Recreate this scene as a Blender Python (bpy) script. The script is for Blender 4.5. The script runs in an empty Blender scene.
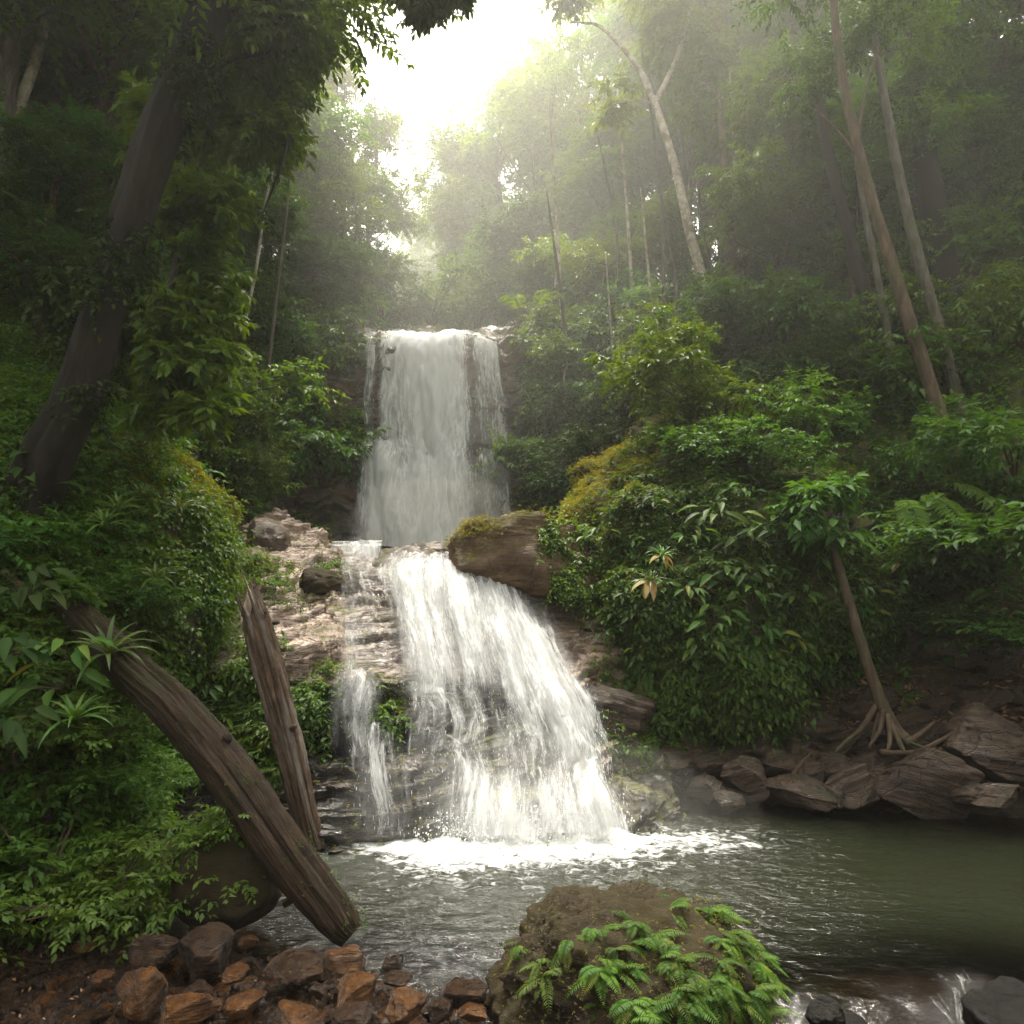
import bpy, math, random
import numpy as np
from mathutils import Vector, Matrix, Euler
C = bpy.context.scene.collection
SC = bpy.context.scene
R = math.radians

# ------------------------------------------------------------------ camera, sky, sun, exposure
FPX = 700.0; CAMZ = 2.5; PITCH = math.atan(78/700)
cam_d = bpy.data.cameras.new('camera'); cam = bpy.data.objects.new('camera', cam_d); C.objects.link(cam)
cam.location = (0, 0, CAMZ); cam.rotation_euler = (math.pi/2 + PITCH, 0, 0)
cam_d.sensor_width = 36; cam_d.lens = 36*FPX/1024; cam_d.clip_start = .05; cam_d.clip_end = 2000
SC.camera = cam

SUN_EL, SUN_AZ = R(68), R(-8)          # azimuth from +Y (away from the camera) towards +X
world = bpy.data.worlds.new('World'); SC.world = world; world.use_nodes = True
wn = world.node_tree; wn.nodes.clear()
w_out = wn.nodes.new('ShaderNodeOutputWorld'); w_bg = wn.nodes.new('ShaderNodeBackground')
w_sky = wn.nodes.new('ShaderNodeTexSky'); w_sky.sky_type = 'NISHITA'; w_sky.sun_disc = False
w_sky.sun_elevation = SUN_EL; w_sky.sun_rotation = SUN_AZ; w_sky.dust_density = 4; w_sky.air_density = 1.0
w_hsv = wn.nodes.new('ShaderNodeHueSaturation'); w_hsv.inputs['Saturation'].default_value = .18   # an overcast, milky sky
w_tint = wn.nodes.new('ShaderNodeMixRGB'); w_tint.blend_type = 'MULTIPLY'; w_tint.inputs[0].default_value = 1
w_tint.inputs[2].default_value = (1.0, .97, .88, 1)
wn.links.new(w_sky.outputs[0], w_hsv.inputs['Color']); wn.links.new(w_hsv.outputs[0], w_tint.inputs[1])
wn.links.new(w_tint.outputs[0], w_bg.inputs[0]); wn.links.new(w_bg.outputs[0], w_out.inputs[0])
w_bg.inputs[1].default_value = .15
sun_d = bpy.data.lights.new('sun', 'SUN'); sun = bpy.data.objects.new('sun', sun_d); C.objects.link(sun)
sun_d.energy = 2.5; sun_d.angle = R(16); sun_d.color = (1, .95, .84)
sdir = Vector((math.sin(SUN_AZ)*math.cos(SUN_EL), math.cos(SUN_AZ)*math.cos(SUN_EL), math.sin(SUN_EL)))
sun.rotation_euler = sdir.to_track_quat('Z', 'Y').to_euler()
SC.view_settings.view_transform = 'Standard'; SC.view_settings.look = 'None'
SC.view_settings.gamma = 1; SC.view_settings.use_curve_mapping = False
SC.view_settings.exposure = 2.42
cy = SC.cycles
cy.max_bounces = 6; cy.diffuse_bounces = 3; cy.glossy_bounces = 2; cy.transmission_bounces = 3
cy.transparent_max_bounces = 12; cy.volume_bounces = 1; cy.sample_clamp_indirect = 6
cy.caustics_reflective = False; cy.caustics_refractive = False; cy.use_denoising = True; cy.adaptive_threshold = .004
HAZE = .0009

# ------------------------------------------------------------------ helpers
rng = np.random.default_rng(7)
def at(px, py, Y):
    u = (px-512)/FPX; v = (512-py)/FPX
    dy = math.cos(PITCH)-v*math.sin(PITCH); dz = math.sin(PITCH)+v*math.cos(PITCH)
    return np.array([u*Y/dy, Y, CAMZ+dz*Y/dy])
def nrm(a): return a/np.maximum(np.linalg.norm(a, axis=-1, keepdims=True), 1e-9)

_perm = np.random.default_rng(3).permutation(256); _perm = np.concatenate([_perm]*3)
_grad = nrm(np.random.default_rng(4).normal(size=(256, 3)))
def perlin(p):
    p = np.asarray(p, float); i = np.floor(p).astype(int); f = p-i; i &= 255
    w = f*f*f*(f*(f*6-15)+10); out = np.zeros(p.shape[:-1])
    for dx in (0, 1):
        for dy in (0, 1):
            for dz in (0, 1):
                h = _perm[_perm[_perm[i[..., 0]+dx]+i[..., 1]+dy]+i[..., 2]+dz]
                d = (_grad[h]*(f-np.array([dx, dy, dz]))).sum(-1)
                out += d*(w[..., 0] if dx else 1-w[..., 0])*(w[..., 1] if dy else 1-w[..., 1])*(w[..., 2] if dz else 1-w[..., 2])
    return out*1.6
def fbm(p, octv=4, g=.5):
    p = np.asarray(p, float); s = 0; a = 1
    for _ in range(octv): s = s+a*perlin(p); p = p*2.03+17.3; a *= g
    return s
def sstep(a, b, x): t = np.clip((x-a)/(b-a), 0, 1); return t*t*(3-2*t)

def mk_mesh(name, V, faces, attrs=None, uv=None, smooth=True, mats=None):
    """faces: list of int arrays (m,k); attrs: {name: (n,)} per point; uv: (n,2) per point"""
    me = bpy.data.meshes.new(name); V = np.asarray(V, np.float32)
    faces = [np.asarray(f, np.int32) for f in faces if len(f)]
    loops = np.concatenate([f.ravel() for f in faces]); tot = np.concatenate([np.full(len(f), f.shape[1]) for f in faces])
    me.vertices.add(len(V)); me.vertices.foreach_set('co', V.ravel())
    me.loops.add(len(loops)); me.loops.foreach_set('vertex_index', loops)
    me.polygons.add(len(tot)); me.polygons.foreach_set('loop_start', np.concatenate([[0], np.cumsum(tot)[:-1]]).astype(np.int32))
    me.polygons.foreach_set('use_smooth', np.full(len(tot), smooth))
    for k, a in (attrs or {}).items():
        at_ = me.attributes.new(k, 'FLOAT', 'POINT'); at_.data.foreach_set('value', np.asarray(a, np.float32))
    if uv is not None:
        l = me.uv_layers.new(name='UVMap'); l.data.foreach_set('uv', np.asarray(uv, np.float32)[loops].ravel())
    me.update(calc_edges=True)
    for m in (mats or []): me.materials.append(m)
    return me
def obj(name, me, mat=None, parent=None, loc=None):
    o = bpy.data.objects.new(name, me); C.objects.link(o)
    if mat is not None and not me.materials: me.materials.append(mat)
    if parent is not None: o.parent = parent
    if loc is not None: o.location = loc
    return o
def tag(o, label=None, cat=None, group=None, kind=None):
    for k, v in (('label', label), ('category', cat), ('group', group), ('kind', kind)):
        if v: o[k] = v
    return o
def empty(name, loc, label, cat, group=None):
    o = bpy.data.objects.new(name, None); C.objects.link(o); o.location = loc; o.empty_display_size = .1
    return tag(o, label, cat, group)
def copy_tree(o, parent=None):
    c = o.copy(); C.objects.link(c)
    if parent is not None: c.parent = parent
    for ch in list(o.children): copy_tree(ch, c)
    return c

class MB:
    def __init__(s): s.V = []; s.F = {}; s.n = 0; s.rnd = []; s.uv = []
    def add(s, V, F, rnd=0.0, uv=None):
        V = np.asarray(V, float).reshape(-1, 3)
        for f in F:
            f = np.asarray(f, int)
            if len(f): s.F.setdefault(f.shape[1], []).append(f+s.n)
        s.V.append(V); s.rnd.append(np.broadcast_to(np.asarray(rnd, float), (len(V),)))
        s.uv.append(np.zeros((len(V), 2)) if uv is None else uv); s.n += len(V)
    def mesh(s, name, smooth=True):
        return mk_mesh(name, np.concatenate(s.V), [np.concatenate(v) for v in s.F.values()], {'rnd': np.concatenate(s.rnd)}, np.concatenate(s.uv), smooth)

def catmull(P, n):
    """resample the first axis of P (k, ...) to n samples through Catmull-Rom"""
    P = np.asarray(P, float); k = len(P); t = np.linspace(0, k-1, n); i = np.clip(np.floor(t).astype(int), 0, k-2)
    f = (t-i).reshape((-1,)+(1,)*(P.ndim-1))
    p1, p2 = P[i], P[i+1]; p0 = np.where((i > 0).reshape(f.shape), P[np.maximum(i-1, 0)], 2*p1-p2)
    p3 = np.where((i < k-2).reshape(f.shape), P[np.minimum(i+2, k-1)], 2*p2-p1)
    tn = .35
    m1 = (p2-p0)*tn; m2 = (p3-p1)*tn
    return (2*f**3-3*f**2+1)*p1+(f**3-2*f**2+f)*m1+(-2*f**3+3*f**2)*p2+(f**3-f**2)*m2
def grid_faces(a, b):
    i = np.arange(a-1)[:, None]*b+np.arange(b-1)[None, :]; i = i.ravel()
    return np.stack([i, i+1, i+b+1, i+b], 1)
def loft(cols, nu, nv):
    P = np.array([[at(*p) for p in c] for c in cols])
    P = catmull(P, nu); P = np.swapaxes(catmull(np.swapaxes(P, 0, 1), nv), 0, 1)
    return P                                                   # (nu, nv, 3)
def grid_normals(P):
    du = np.gradient(P, axis=0); dv = np.gradient(P, axis=1); return nrm(np.cross(dv, du))
def strata(p, tilt, thick, amt, wob=.5):
    """how far a layered rock stands proud at p: saw-toothed beds along the tilt direction"""
    s = (p@np.array(tilt))/thick+wob*fbm(p*.9, 3)
    i = np.floor(s); f = s-i; h = np.sin(i*12.9898)*43758.5453; h = h-np.floor(h)
    return amt*(sstep(0, .22, f)*(1-.55*f))*(.35+.65*h)
def tube(mb, path, radii, seg=8, rnd=0., n=None, rough=0., capb=True, flute=0.):
    path = np.asarray(path, float); radii = np.asarray(radii, float)
    if n: path = catmull(path, n); radii = catmull(radii[:, None], n)[:, 0]
    k = len(path); T = nrm(np.gradient(path, axis=0)); ref = np.array([1., 0, 0]) if abs(T[0, 0]) < .8 else np.array([0, 1., 0])
    A = nrm(np.cross(T, ref)); B = np.cross(T, A); a = np.arange(seg)/seg*2*math.pi
    dirs = A[:, None]*np.cos(a)[None, :, None]+B[:, None]*np.sin(a)[None, :, None]
    r = np.broadcast_to(radii[:, None], (k, seg)).copy()
    if rough: r = r*(1+rough*fbm(dirs*1.7+path[:, None]*np.array([1.2, 1.2, .5])/max(radii.max(), .02)*.35, 3))
    if flute: r = r*(1+flute*np.sin(a*5+path[:, None, 2]*.7+1)[:, :]*np.linspace(1, .1, k)[:, None])
    V = (path[:, None]+dirs*r[..., None]).reshape(-1, 3)
    i = np.arange(k-1)[:, None]*seg; j = np.arange(seg)[None, :]; j2 = (j+1) % seg
    F = np.stack([(i+j).ravel(), (i+j2).ravel(), (i+seg+j2).ravel(), (i+seg+j).ravel()], 1)
    L = np.concatenate([[0], np.cumsum(np.linalg.norm(np.diff(path, axis=0), axis=1))])
    uv = np.stack(np.broadcast_arrays((a/2/math.pi)[None, :], L[:, None]), -1).reshape(-1, 2)
    caps = [np.arange(seg)[None, ::-1], (np.arange(seg)+(k-1)*seg)[None, :]] if capb else []
    mb.add(V, [F]+caps, rnd, uv)

# ------------------------------------------------------------------ materials
def mat_new(name):
    m = bpy.data.materials.new(name); m.use_nodes = True; nt = m.node_tree; nt.nodes.clear(); return m, nt
def N(nt, t, **kw):
    n = nt.nodes.new('ShaderNode'+t)
    for k, v in kw.items():
        if k.startswith('i_'):
            key = k[2:]; n.inputs[int(key) if key.isdigit() else key.replace('_', ' ')].default_value = v
        else: setattr(n, k, v)
    return n
def ramp(nt, src, stops, interp='LINEAR'):
    r = N(nt, 'ValToRGB'); nt.links.new(src, r.inputs[0]); e = r.color_ramp; e.interpolation = interp
    while len(e.elements) < len(stops): e.elements.new(.5)
    for el, (p, c) in zip(e.elements, stops): el.position = p; el.color = (c if len(c) == 4 else (*c, 1)) if isinstance(c, tuple) else (c, c, c, 1)
    return r.outputs[0]
def noise(nt, co, scale, detail=6, rough=.6, dist=0.):
    n = N(nt, 'TexNoise', i_Scale=scale, i_Detail=detail, i_Roughness=rough, i_Distortion=dist); nt.links.new(co, n.inputs['Vector']); return n.outputs[0]
def mapping(nt, co, scale=(1, 1, 1), rot=(0, 0, 0)):
    m = N(nt, 'Mapping'); m.inputs['Scale'].default_value = scale; m.inputs['Rotation'].default_value = rot; nt.links.new(co, m.inputs['Vector']); return m.outputs[0]
def math_(nt, op, a, b=None, clamp=False):
    n = N(nt, 'Math', operation=op, use_clamp=clamp)
    for k, x in enumerate((a, b)):
        if x is None: continue
        if isinstance(x, (int, float)): n.inputs[k].default_value = x
        else: nt.links.new(x, n.inputs[k])
    return n.outputs[0]
def mixc(nt, fac, a, b, mode='MIX'):
    n = N(nt, 'MixRGB', blend_type=mode); sc_ = lambda k, x: (x if k == 0 else (x, x, x, 1))
    for k, x in enumerate((fac, a, b)):
        if isinstance(x, (int, float)): n.inputs[k].default_value = sc_(k, x)
        elif isinstance(x, tuple): n.inputs[k].default_value = (*x, 1)
        else: nt.links.new(x, n.inputs[k])
    return n.outputs[0]
def geo_pos(nt): return N(nt, 'NewGeometry').outputs['Position']
def up_mask(nt, lo, hi):
    s = N(nt, 'SeparateXYZ'); nt.links.new(N(nt, 'NewGeometry').outputs['Normal'], s.inputs[0])
    m = N(nt, 'MapRange', interpolation_type='SMOOTHSTEP'); m.inputs['From Min'].default_value = lo; m.inputs['From Max'].default_value = hi
    nt.links.new(s.outputs['Z'], m.inputs[0]); return m.outputs[0]
def bump(nt, h, strength, dist=.02, prev=None):
    b = N(nt, 'Bump', i_Strength=strength, i_Distance=dist); nt.links.new(h, b.inputs['Height'])
    if prev is not None: nt.links.new(prev, b.inputs['Normal'])
    return b.outputs[0]
def finish(nt, col, rough, bmp=None, spec=.4):
    p = N(nt, 'BsdfPrincipled'); o = N(nt, 'OutputMaterial')
    for key, x in (('Base Color', col), ('Roughness', rough)):
        if isinstance(x, (int, float)): p.inputs[key].default_value = x
        elif isinstance(x, tuple): p.inputs[key].default_value = (*x, 1)
        else: nt.links.new(x, p.inputs[key])
    p.inputs['Specular IOR Level'].default_value = spec
    if bmp is not None: nt.links.new(bmp, p.inputs['Normal'])
    nt.links.new(p.outputs[0], o.inputs[0]); return p

def rock_mat(name, cols, moss=None, moss_lo=.35, moss_hi=.8, mossn=.5, scale=1., wet=(.25, .6), layered=0., bs=.6, soil=None, use_obj=False, spec=.5, cr=.5):
    m, nt = mat_new(name)
    if use_obj: co = N(nt, 'TexCoord').outputs['Object']
    else: co = geo_pos(nt)
    n1 = noise(nt, co, 1.3*scale, 8, .62, .3); n2 = noise(nt, co, 9*scale, 8, .65)
    lay = noise(nt, mapping(nt, co, (.8, .8, 7), (.12, -.16, 0)), 1.6*scale, 8, .65, .6)
    base = mixc(nt, layered, n1, lay)
    c = ramp(nt, base, [(.30, cols[0]), (.47, cols[1]), (.6, cols[2]), (.74, cols[3])])
    c = mixc(nt, .55, c, ramp(nt, n2, [(.3, .35), (.7, 1.0)]), 'MULTIPLY')
    vo = N(nt, 'TexVoronoi', feature='DISTANCE_TO_EDGE', i_Scale=1.6*scale); nt.links.new(mapping(nt, mixc(nt, .12, co, N(nt, 'TexNoise', i_Scale=3.).outputs[1], 'ADD'), (1, 1, 2.4), (.2, -.15, .4)), vo.inputs['Vector'])
    crack = ramp(nt, vo.outputs[0], [(0., .12), (.03, 1.)])
    n4 = noise(nt, co, 42*scale, 6, .75); c = mixc(nt, .55, c, ramp(nt, n4, [(.3, .35), (.7, 1.2)]), 'MULTIPLY'); c = mixc(nt, cr, c, crack, 'MULTIPLY')
    h = math_(nt, 'ADD', math_(nt, 'MULTIPLY', n2, .6), math_(nt, 'ADD', math_(nt, 'MULTIPLY', lay, 1.2), math_(nt, 'ADD', math_(nt, 'MULTIPLY', n4, .35), math_(nt, 'MULTIPLY', crack, .6*cr))))
    rgh = ramp(nt, noise(nt, co, 2.2*scale, 5), [(.35, wet[0]), (.62, wet[1])])
    if soil:
        sm = ramp(nt, noise(nt, co, 1.1*scale, 5), [(.48, 0.), (.6, 1.)]); c = mixc(nt, math_(nt, 'MULTIPLY', sm, .8), c, soil)
    if moss:
        mn = noise(nt, co, 2.3*scale, 9, .72); fine = noise(nt, co, 60*scale, 4, .7)
        mm = math_(nt, 'MULTIPLY', up_mask(nt, moss_lo, moss_hi), ramp(nt, mn, [(mossn-.05, 0.), (mossn+.06, 1.)]))
        mc = mixc(nt, noise(nt, co, 3.1*scale, 6), moss[0], moss[1]); mc = mixc(nt, .7, mc, ramp(nt, fine, [(.3, .3), (.7, 1.25)]), 'MULTIPLY')
        c = mixc(nt, mm, c, mc); rgh = mixc(nt, mm, rgh, .95)
        h = math_(nt, 'ADD', h, math_(nt, 'MULTIPLY', math_(nt, 'MULTIPLY', mm, fine), 2.5))
    finish(nt, c, rgh, bump(nt, h, bs, .05), spec); return m

M = {}
M['ledge'] = rock_mat('ledge_rock', [(.05, .032, .022), (.20, .125, .085), (.33, .225, .165), (.44, .33, .26)], ((.045, .05, .010), (.10, .085, .016)), .45, .85, .60, 1.3, (.18, .5), .65, .8)
M['wet'] = rock_mat('wet_dark_rock', [(.008, .007, .006), (.018, .014, .010), (.04, .03, .02), (.09, .065, .045)], ((.02, .032, .006), (.05, .06, .012)), .2, .7, .56, 1.6, (.12, .4), .7, .9)
M['cliff'] = rock_mat('cliff_rock', [(.03, .026, .022), (.075, .063, .053), (.15, .125, .105), (.28, .25, .22)], ((.03, .05, .008), (.09, .10, .018)), -.15, .35, .50, .8, (.2, .5), .6, .9, soil=(.12, .055, .02))
M['mossbank'] = rock_mat('mossy_bank', [(.012, .009, .006), (.03, .022, .012), (.055, .038, .02), (.09, .06, .03)], ((.04, .06, .008), (.15, .14, .018)), .1, .6, .40, 1.2, (.6, .9), .2, .8)
M['boulder'] = rock_mat('boulder_rock', [(.03, .018, .010), (.085, .05, .028), (.15, .095, .058), (.22, .15, .10)], ((.05, .055, .010), (.12, .10, .018)), .2, .8, .52, 1.5, (.3, .6), .2, .6)
M['orange'] = rock_mat('wet_orange_stone', [(.025, .010, .004), (.11, .044, .011), (.22, .095, .026), (.34, .20, .08)], None, scale=3.6, wet=(.12, .42), layered=.25, bs=1., use_obj=True, cr=.1, spec=.4)
M['brown'] = rock_mat('wet_brown_stone', [(.012, .006, .003), (.04, .019, .008), (.08, .04, .017), (.15, .085, .04)], None, scale=3.6, wet=(.14, .45), layered=.25, bs=1., use_obj=True, cr=.1, spec=.35)
M['slab'] = rock_mat('shore_slab_rock', [(.014, .008, .004), (.045, .025, .012), (.09, .052, .026), (.17, .11, .065)], ((.03, .04, .008), (.06, .06, .014)), .6, .95, .56, 1.8, (.25, .6), .6, .9, use_obj=True)
M['mossrock'] = rock_mat('moss_covered_rock', [(.014, .009, .005), (.035, .022, .013), (.06, .038, .022), (.09, .06, .034)], ((.03, .022, .010), (.06, .045, .013)), -.2, .5, .42, 2.2, (.6, .9), .1, .7, cr=0., spec=.25)
M['tan'] = rock_mat('warm_tan_rock', [(.045, .026, .013), (.11, .066, .034), (.19, .12, .068), (.27, .185, .115)], ((.06, .06, .010), (.13, .11, .018)), .3, .8, .47, 1.6, (.45, .7), .3, .8, spec=.25)
M['black'] = rock_mat('black_wet_rock', [(.003, .0025, .002), (.006, .005, .004), (.011, .009, .007), (.025, .02, .015)], None, scale=2, wet=(.45, .7), layered=.3, bs=.6, cr=0., spec=.12)

def ground_mat():
    m, nt = mat_new('forest_ground'); co = geo_pos(nt)
    n1 = noise(nt, co, .9, 9, .65); n2 = noise(nt, co, 14, 8, .7); n3 = noise(nt, co, 3., 8, .7)
    c = ramp(nt, n2, [(.3, (.012, .008, .005)), (.5, (.04, .024, .012)), (.66, (.085, .05, .024)), (.8, (.15, .095, .045))])
    mo = ramp(nt, n3, [(.35, (.02, .03, .006)), (.55, (.05, .065, .010)), (.75, (.13, .13, .018))])
    at_ = N(nt, 'Attribute', attribute_name='moss')
    k = math_(nt, 'MULTIPLY', at_.outputs['Fac'], ramp(nt, n1, [(.38, 0.), (.52, 1.)]))
    c = mixc(nt, k, c, mo); c = mixc(nt, .6, c, ramp(nt, noise(nt, co, 70, 4, .7), [(.3, .4), (.7, 1.2)]), 'MULTIPLY')
    rs = N(nt, 'Attribute', attribute_name='redsoil'); c = mixc(nt, rs.outputs['Fac'], c, mixc(nt, n3, (.20, .085, .04), (.38, .2, .11)))
    wet = N(nt, 'Attribute', attribute_name='wet')
    c = mixc(nt, wet.outputs['Fac'], c, mixc(nt, n2, (.010, .007, .004), (.04, .025, .013)))
    rg = mixc(nt, wet.outputs['Fac'], .9, .3)
    h = math_(nt, 'ADD', n2, math_(nt, 'MULTIPLY', noise(nt, co, 50, 5, .7), .5))
    finish(nt, c, rg, bump(nt, h, .9, .06), .3); return m
M['ground'] = ground_mat()

def leaf_mat(name, cols, trans=.4, rough=.5, spec=.22, var=.25):
    m, nt = mat_new(name); a = N(nt, 'Attribute', attribute_name='rnd').outputs['Fac']
    oi = N(nt, 'ObjectInfo').outputs['Random']
    c = ramp(nt, a, cols)
    hs = N(nt, 'HueSaturation'); nt.links.new(c, hs.inputs['Color'])
    nt.links.new(math_(nt, 'ADD', math_(nt, 'MULTIPLY', oi, .035), .482), hs.inputs['Hue'])
    nt.links.new(math_(nt, 'ADD', math_(nt, 'MULTIPLY', oi, var*2), 1-var), hs.inputs['Value'])
    p = N(nt, 'BsdfPrincipled', i_Roughness=rough); p.inputs['Specular IOR Level'].default_value = spec
    nt.links.new(hs.outputs[0], p.inputs['Base Color'])
    t = N(nt, 'BsdfTranslucent'); hs2 = N(nt, 'HueSaturation', i_Hue=.48, i_Saturation=1.1, i_Value=1.7); nt.links.new(hs.outputs[0], hs2.inputs['Color']); nt.links.new(hs2.outputs[0], t.inputs['Color'])
    mx = N(nt, 'MixShader', i_0=trans); o = N(nt, 'OutputMaterial')
    nt.links.new(p.outputs[0], mx.inputs[1]); nt.links.new(t.outputs[0], mx.inputs[2]); nt.links.new(mx.outputs[0], o.inputs[0])
    return m
G = lambda *c: [(i/(len(c)-1), x) for i, x in enumerate(c)]
M['leaf_tree'] = leaf_mat('tree_leaves', G((.032, .075, .009), (.055, .115, .013), (.08, .145, .018), (.105, .17, .026)))
M['leaf_olive'] = leaf_mat('olive_tree_leaves', G((.05, .08, .010), (.08, .12, .014), (.11, .15, .02), (.14, .17, .03)))
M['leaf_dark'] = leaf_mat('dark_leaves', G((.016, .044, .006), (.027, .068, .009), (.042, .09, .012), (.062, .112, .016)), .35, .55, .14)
M['leaf_shade'] = leaf_mat('shade_toned_leaves', G((.010, .026, .006), (.018, .042, .008), (.028, .056, .011), (.042, .072, .016)), .25, .6, .1)  # darker copy of the leaf green: shade put into the colour
M['leaf_bright'] = leaf_mat('bright_leaves', [(0, (.04, .09, .010)), (.4, (.06, .12, .013)), (.75, (.085, .145, .016)), (.93, (.11, .16, .02)), (.97, (.30, .13, .02)), (1, (.34, .12, .02))])
M['leaf_fern'] = leaf_mat('fern_leaves', [(0, (.028, .068, .008)), (.5, (.052, .105, .012)), (.85, (.085, .14, .017)), (1, (.15, .14, .025))], .4, .55, .2)
M['leaf_brom'] = leaf_mat('bromeliad_leaves', [(0, (.03, .07, .012)), (.55, (.06, .12, .016)), (.8, (.10, .16, .02)), (1, (.15, .17, .03))], .3, .4, .3)
M['leaf_dead'] = leaf_mat('withered_leaves', G((.22, .15, .05), (.36, .27, .10), (.48, .38, .17), (.30, .16, .06)), .35, .6, .2)
M['leaf_moss'] = leaf_mat('moss_tufts', [(0, (.06, .08, .008)), (.4, (.15, .15, .014)), (.75, (.18, .17, .018)), (1, (.21, .165, .025))], .4, .7, .2)
M['leaf_cover'] = leaf_mat('creeping_leaves', [(0, (.022, .06, .008)), (.4, (.042, .095, .011)), (.8, (.07, .13, .016)), (.93, (.11, .145, .02)), (1, (.18, .09, .02))], .38, .52, .15)
M['litter'] = leaf_mat('leaf_litter', G((.05, .03, .014), (.13, .075, .033), (.21, .125, .055), (.30, .2, .11)), .1, .6, .2)

def bark_mat(name, cols, sc=(5, 5, 1.2), rough=.85, moss=None, bs=.9, lich=None):
    m, nt = mat_new(name); co = N(nt, 'TexCoord').outputs['Object']
    n1 = noise(nt, mapping(nt, co, sc), 2.2, 9, .7, .5); n2 = noise(nt, co, 1.7, 6)
    c = ramp(nt, n1, [(.3, cols[0]), (.5, cols[1]), (.72, cols[2])])
    if lich: c = mixc(nt, ramp(nt, noise(nt, co, 3.3, 8, .7), [(.5, 0.), (.6, 1.)]), c, lich)
    if moss: c = mixc(nt, ramp(nt, n2, [(.48, 0.), (.66, .85)]), c, moss)
    finish(nt, c, rough, bump(nt, n1, bs, .04), .25); return m
M['bark_dark'] = bark_mat('dark_bark', [(.004, .003, .002), (.010, .007, .0045), (.024, .017, .011)], moss=(.010, .014, .004))
M['bark_pale'] = bark_mat('pale_bark', [(.10, .085, .065), (.26, .23, .18), (.46, .43, .37)], (3, 3, 2), lich=(.14, .11, .07))
M['bark_brown'] = bark_mat('brown_bark', [(.026, .018, .011), (.07, .048, .03), (.14, .10, .068)], moss=(.05, .055, .018))
M['bark_grey'] = bark_mat('grey_bark', [(.03, .026, .02), (.075, .065, .05), (.15, .135, .11)], moss=(.045, .055, .018))

def wood_mat(name, cols, moss=None, pale=None, wet=.7):
    m, nt = mat_new(name); uv = N(nt, 'TexCoord').outputs['UV']; co = N(nt, 'TexCoord').outputs['Object']
    g = noise(nt, mapping(nt, uv, (34, 3.0, 1)), 1., 10, .72, 1.2); f = noise(nt, mapping(nt, uv, (110, 9., 1)), 1., 6, .75); kn = noise(nt, co, 5., 8, .72, 1.5); g = mixc(nt, .38, g, kn)
    c = ramp(nt, g, [(.28, cols[0]), (.46, cols[1]), (.6, cols[2]), (.78, cols[3])]); c = mixc(nt, .75, c, ramp(nt, f, [(.3, .3), (.7, 1.2)]), 'MULTIPLY')
    if pale: c = mixc(nt, ramp(nt, noise(nt, mapping(nt, uv, (9, .7, 1)), 1., 5), [(.5, 0.), (.62, .8)]), c, pale)
    if moss: c = mixc(nt, ramp(nt, noise(nt, co, 2.4, 8, .7), [(.5, 0.), (.62, .8)]), c, moss)
    finish(nt, c, wet, bump(nt, math_(nt, 'ADD', g, math_(nt, 'MULTIPLY', f, .4)), 1., .06), .2); return m
M['log'] = wood_mat('weathered_log_wood', [(.008, .005, .003), (.032, .018, .009), (.07, .041, .021), (.14, .088, .05)], moss=(.026, .026, .007))
M['snag'] = wood_mat('bleached_dead_wood', [(.022, .013, .008), (.08, .047, .027), (.15, .095, .058), (.24, .17, .115)], pale=(.22, .19, .16))
M['twig'] = wood_mat('dry_twig_wood', [(.05, .032, .02), (.12, .08, .05), (.2, .14, .09), (.3, .22, .15)])
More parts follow.
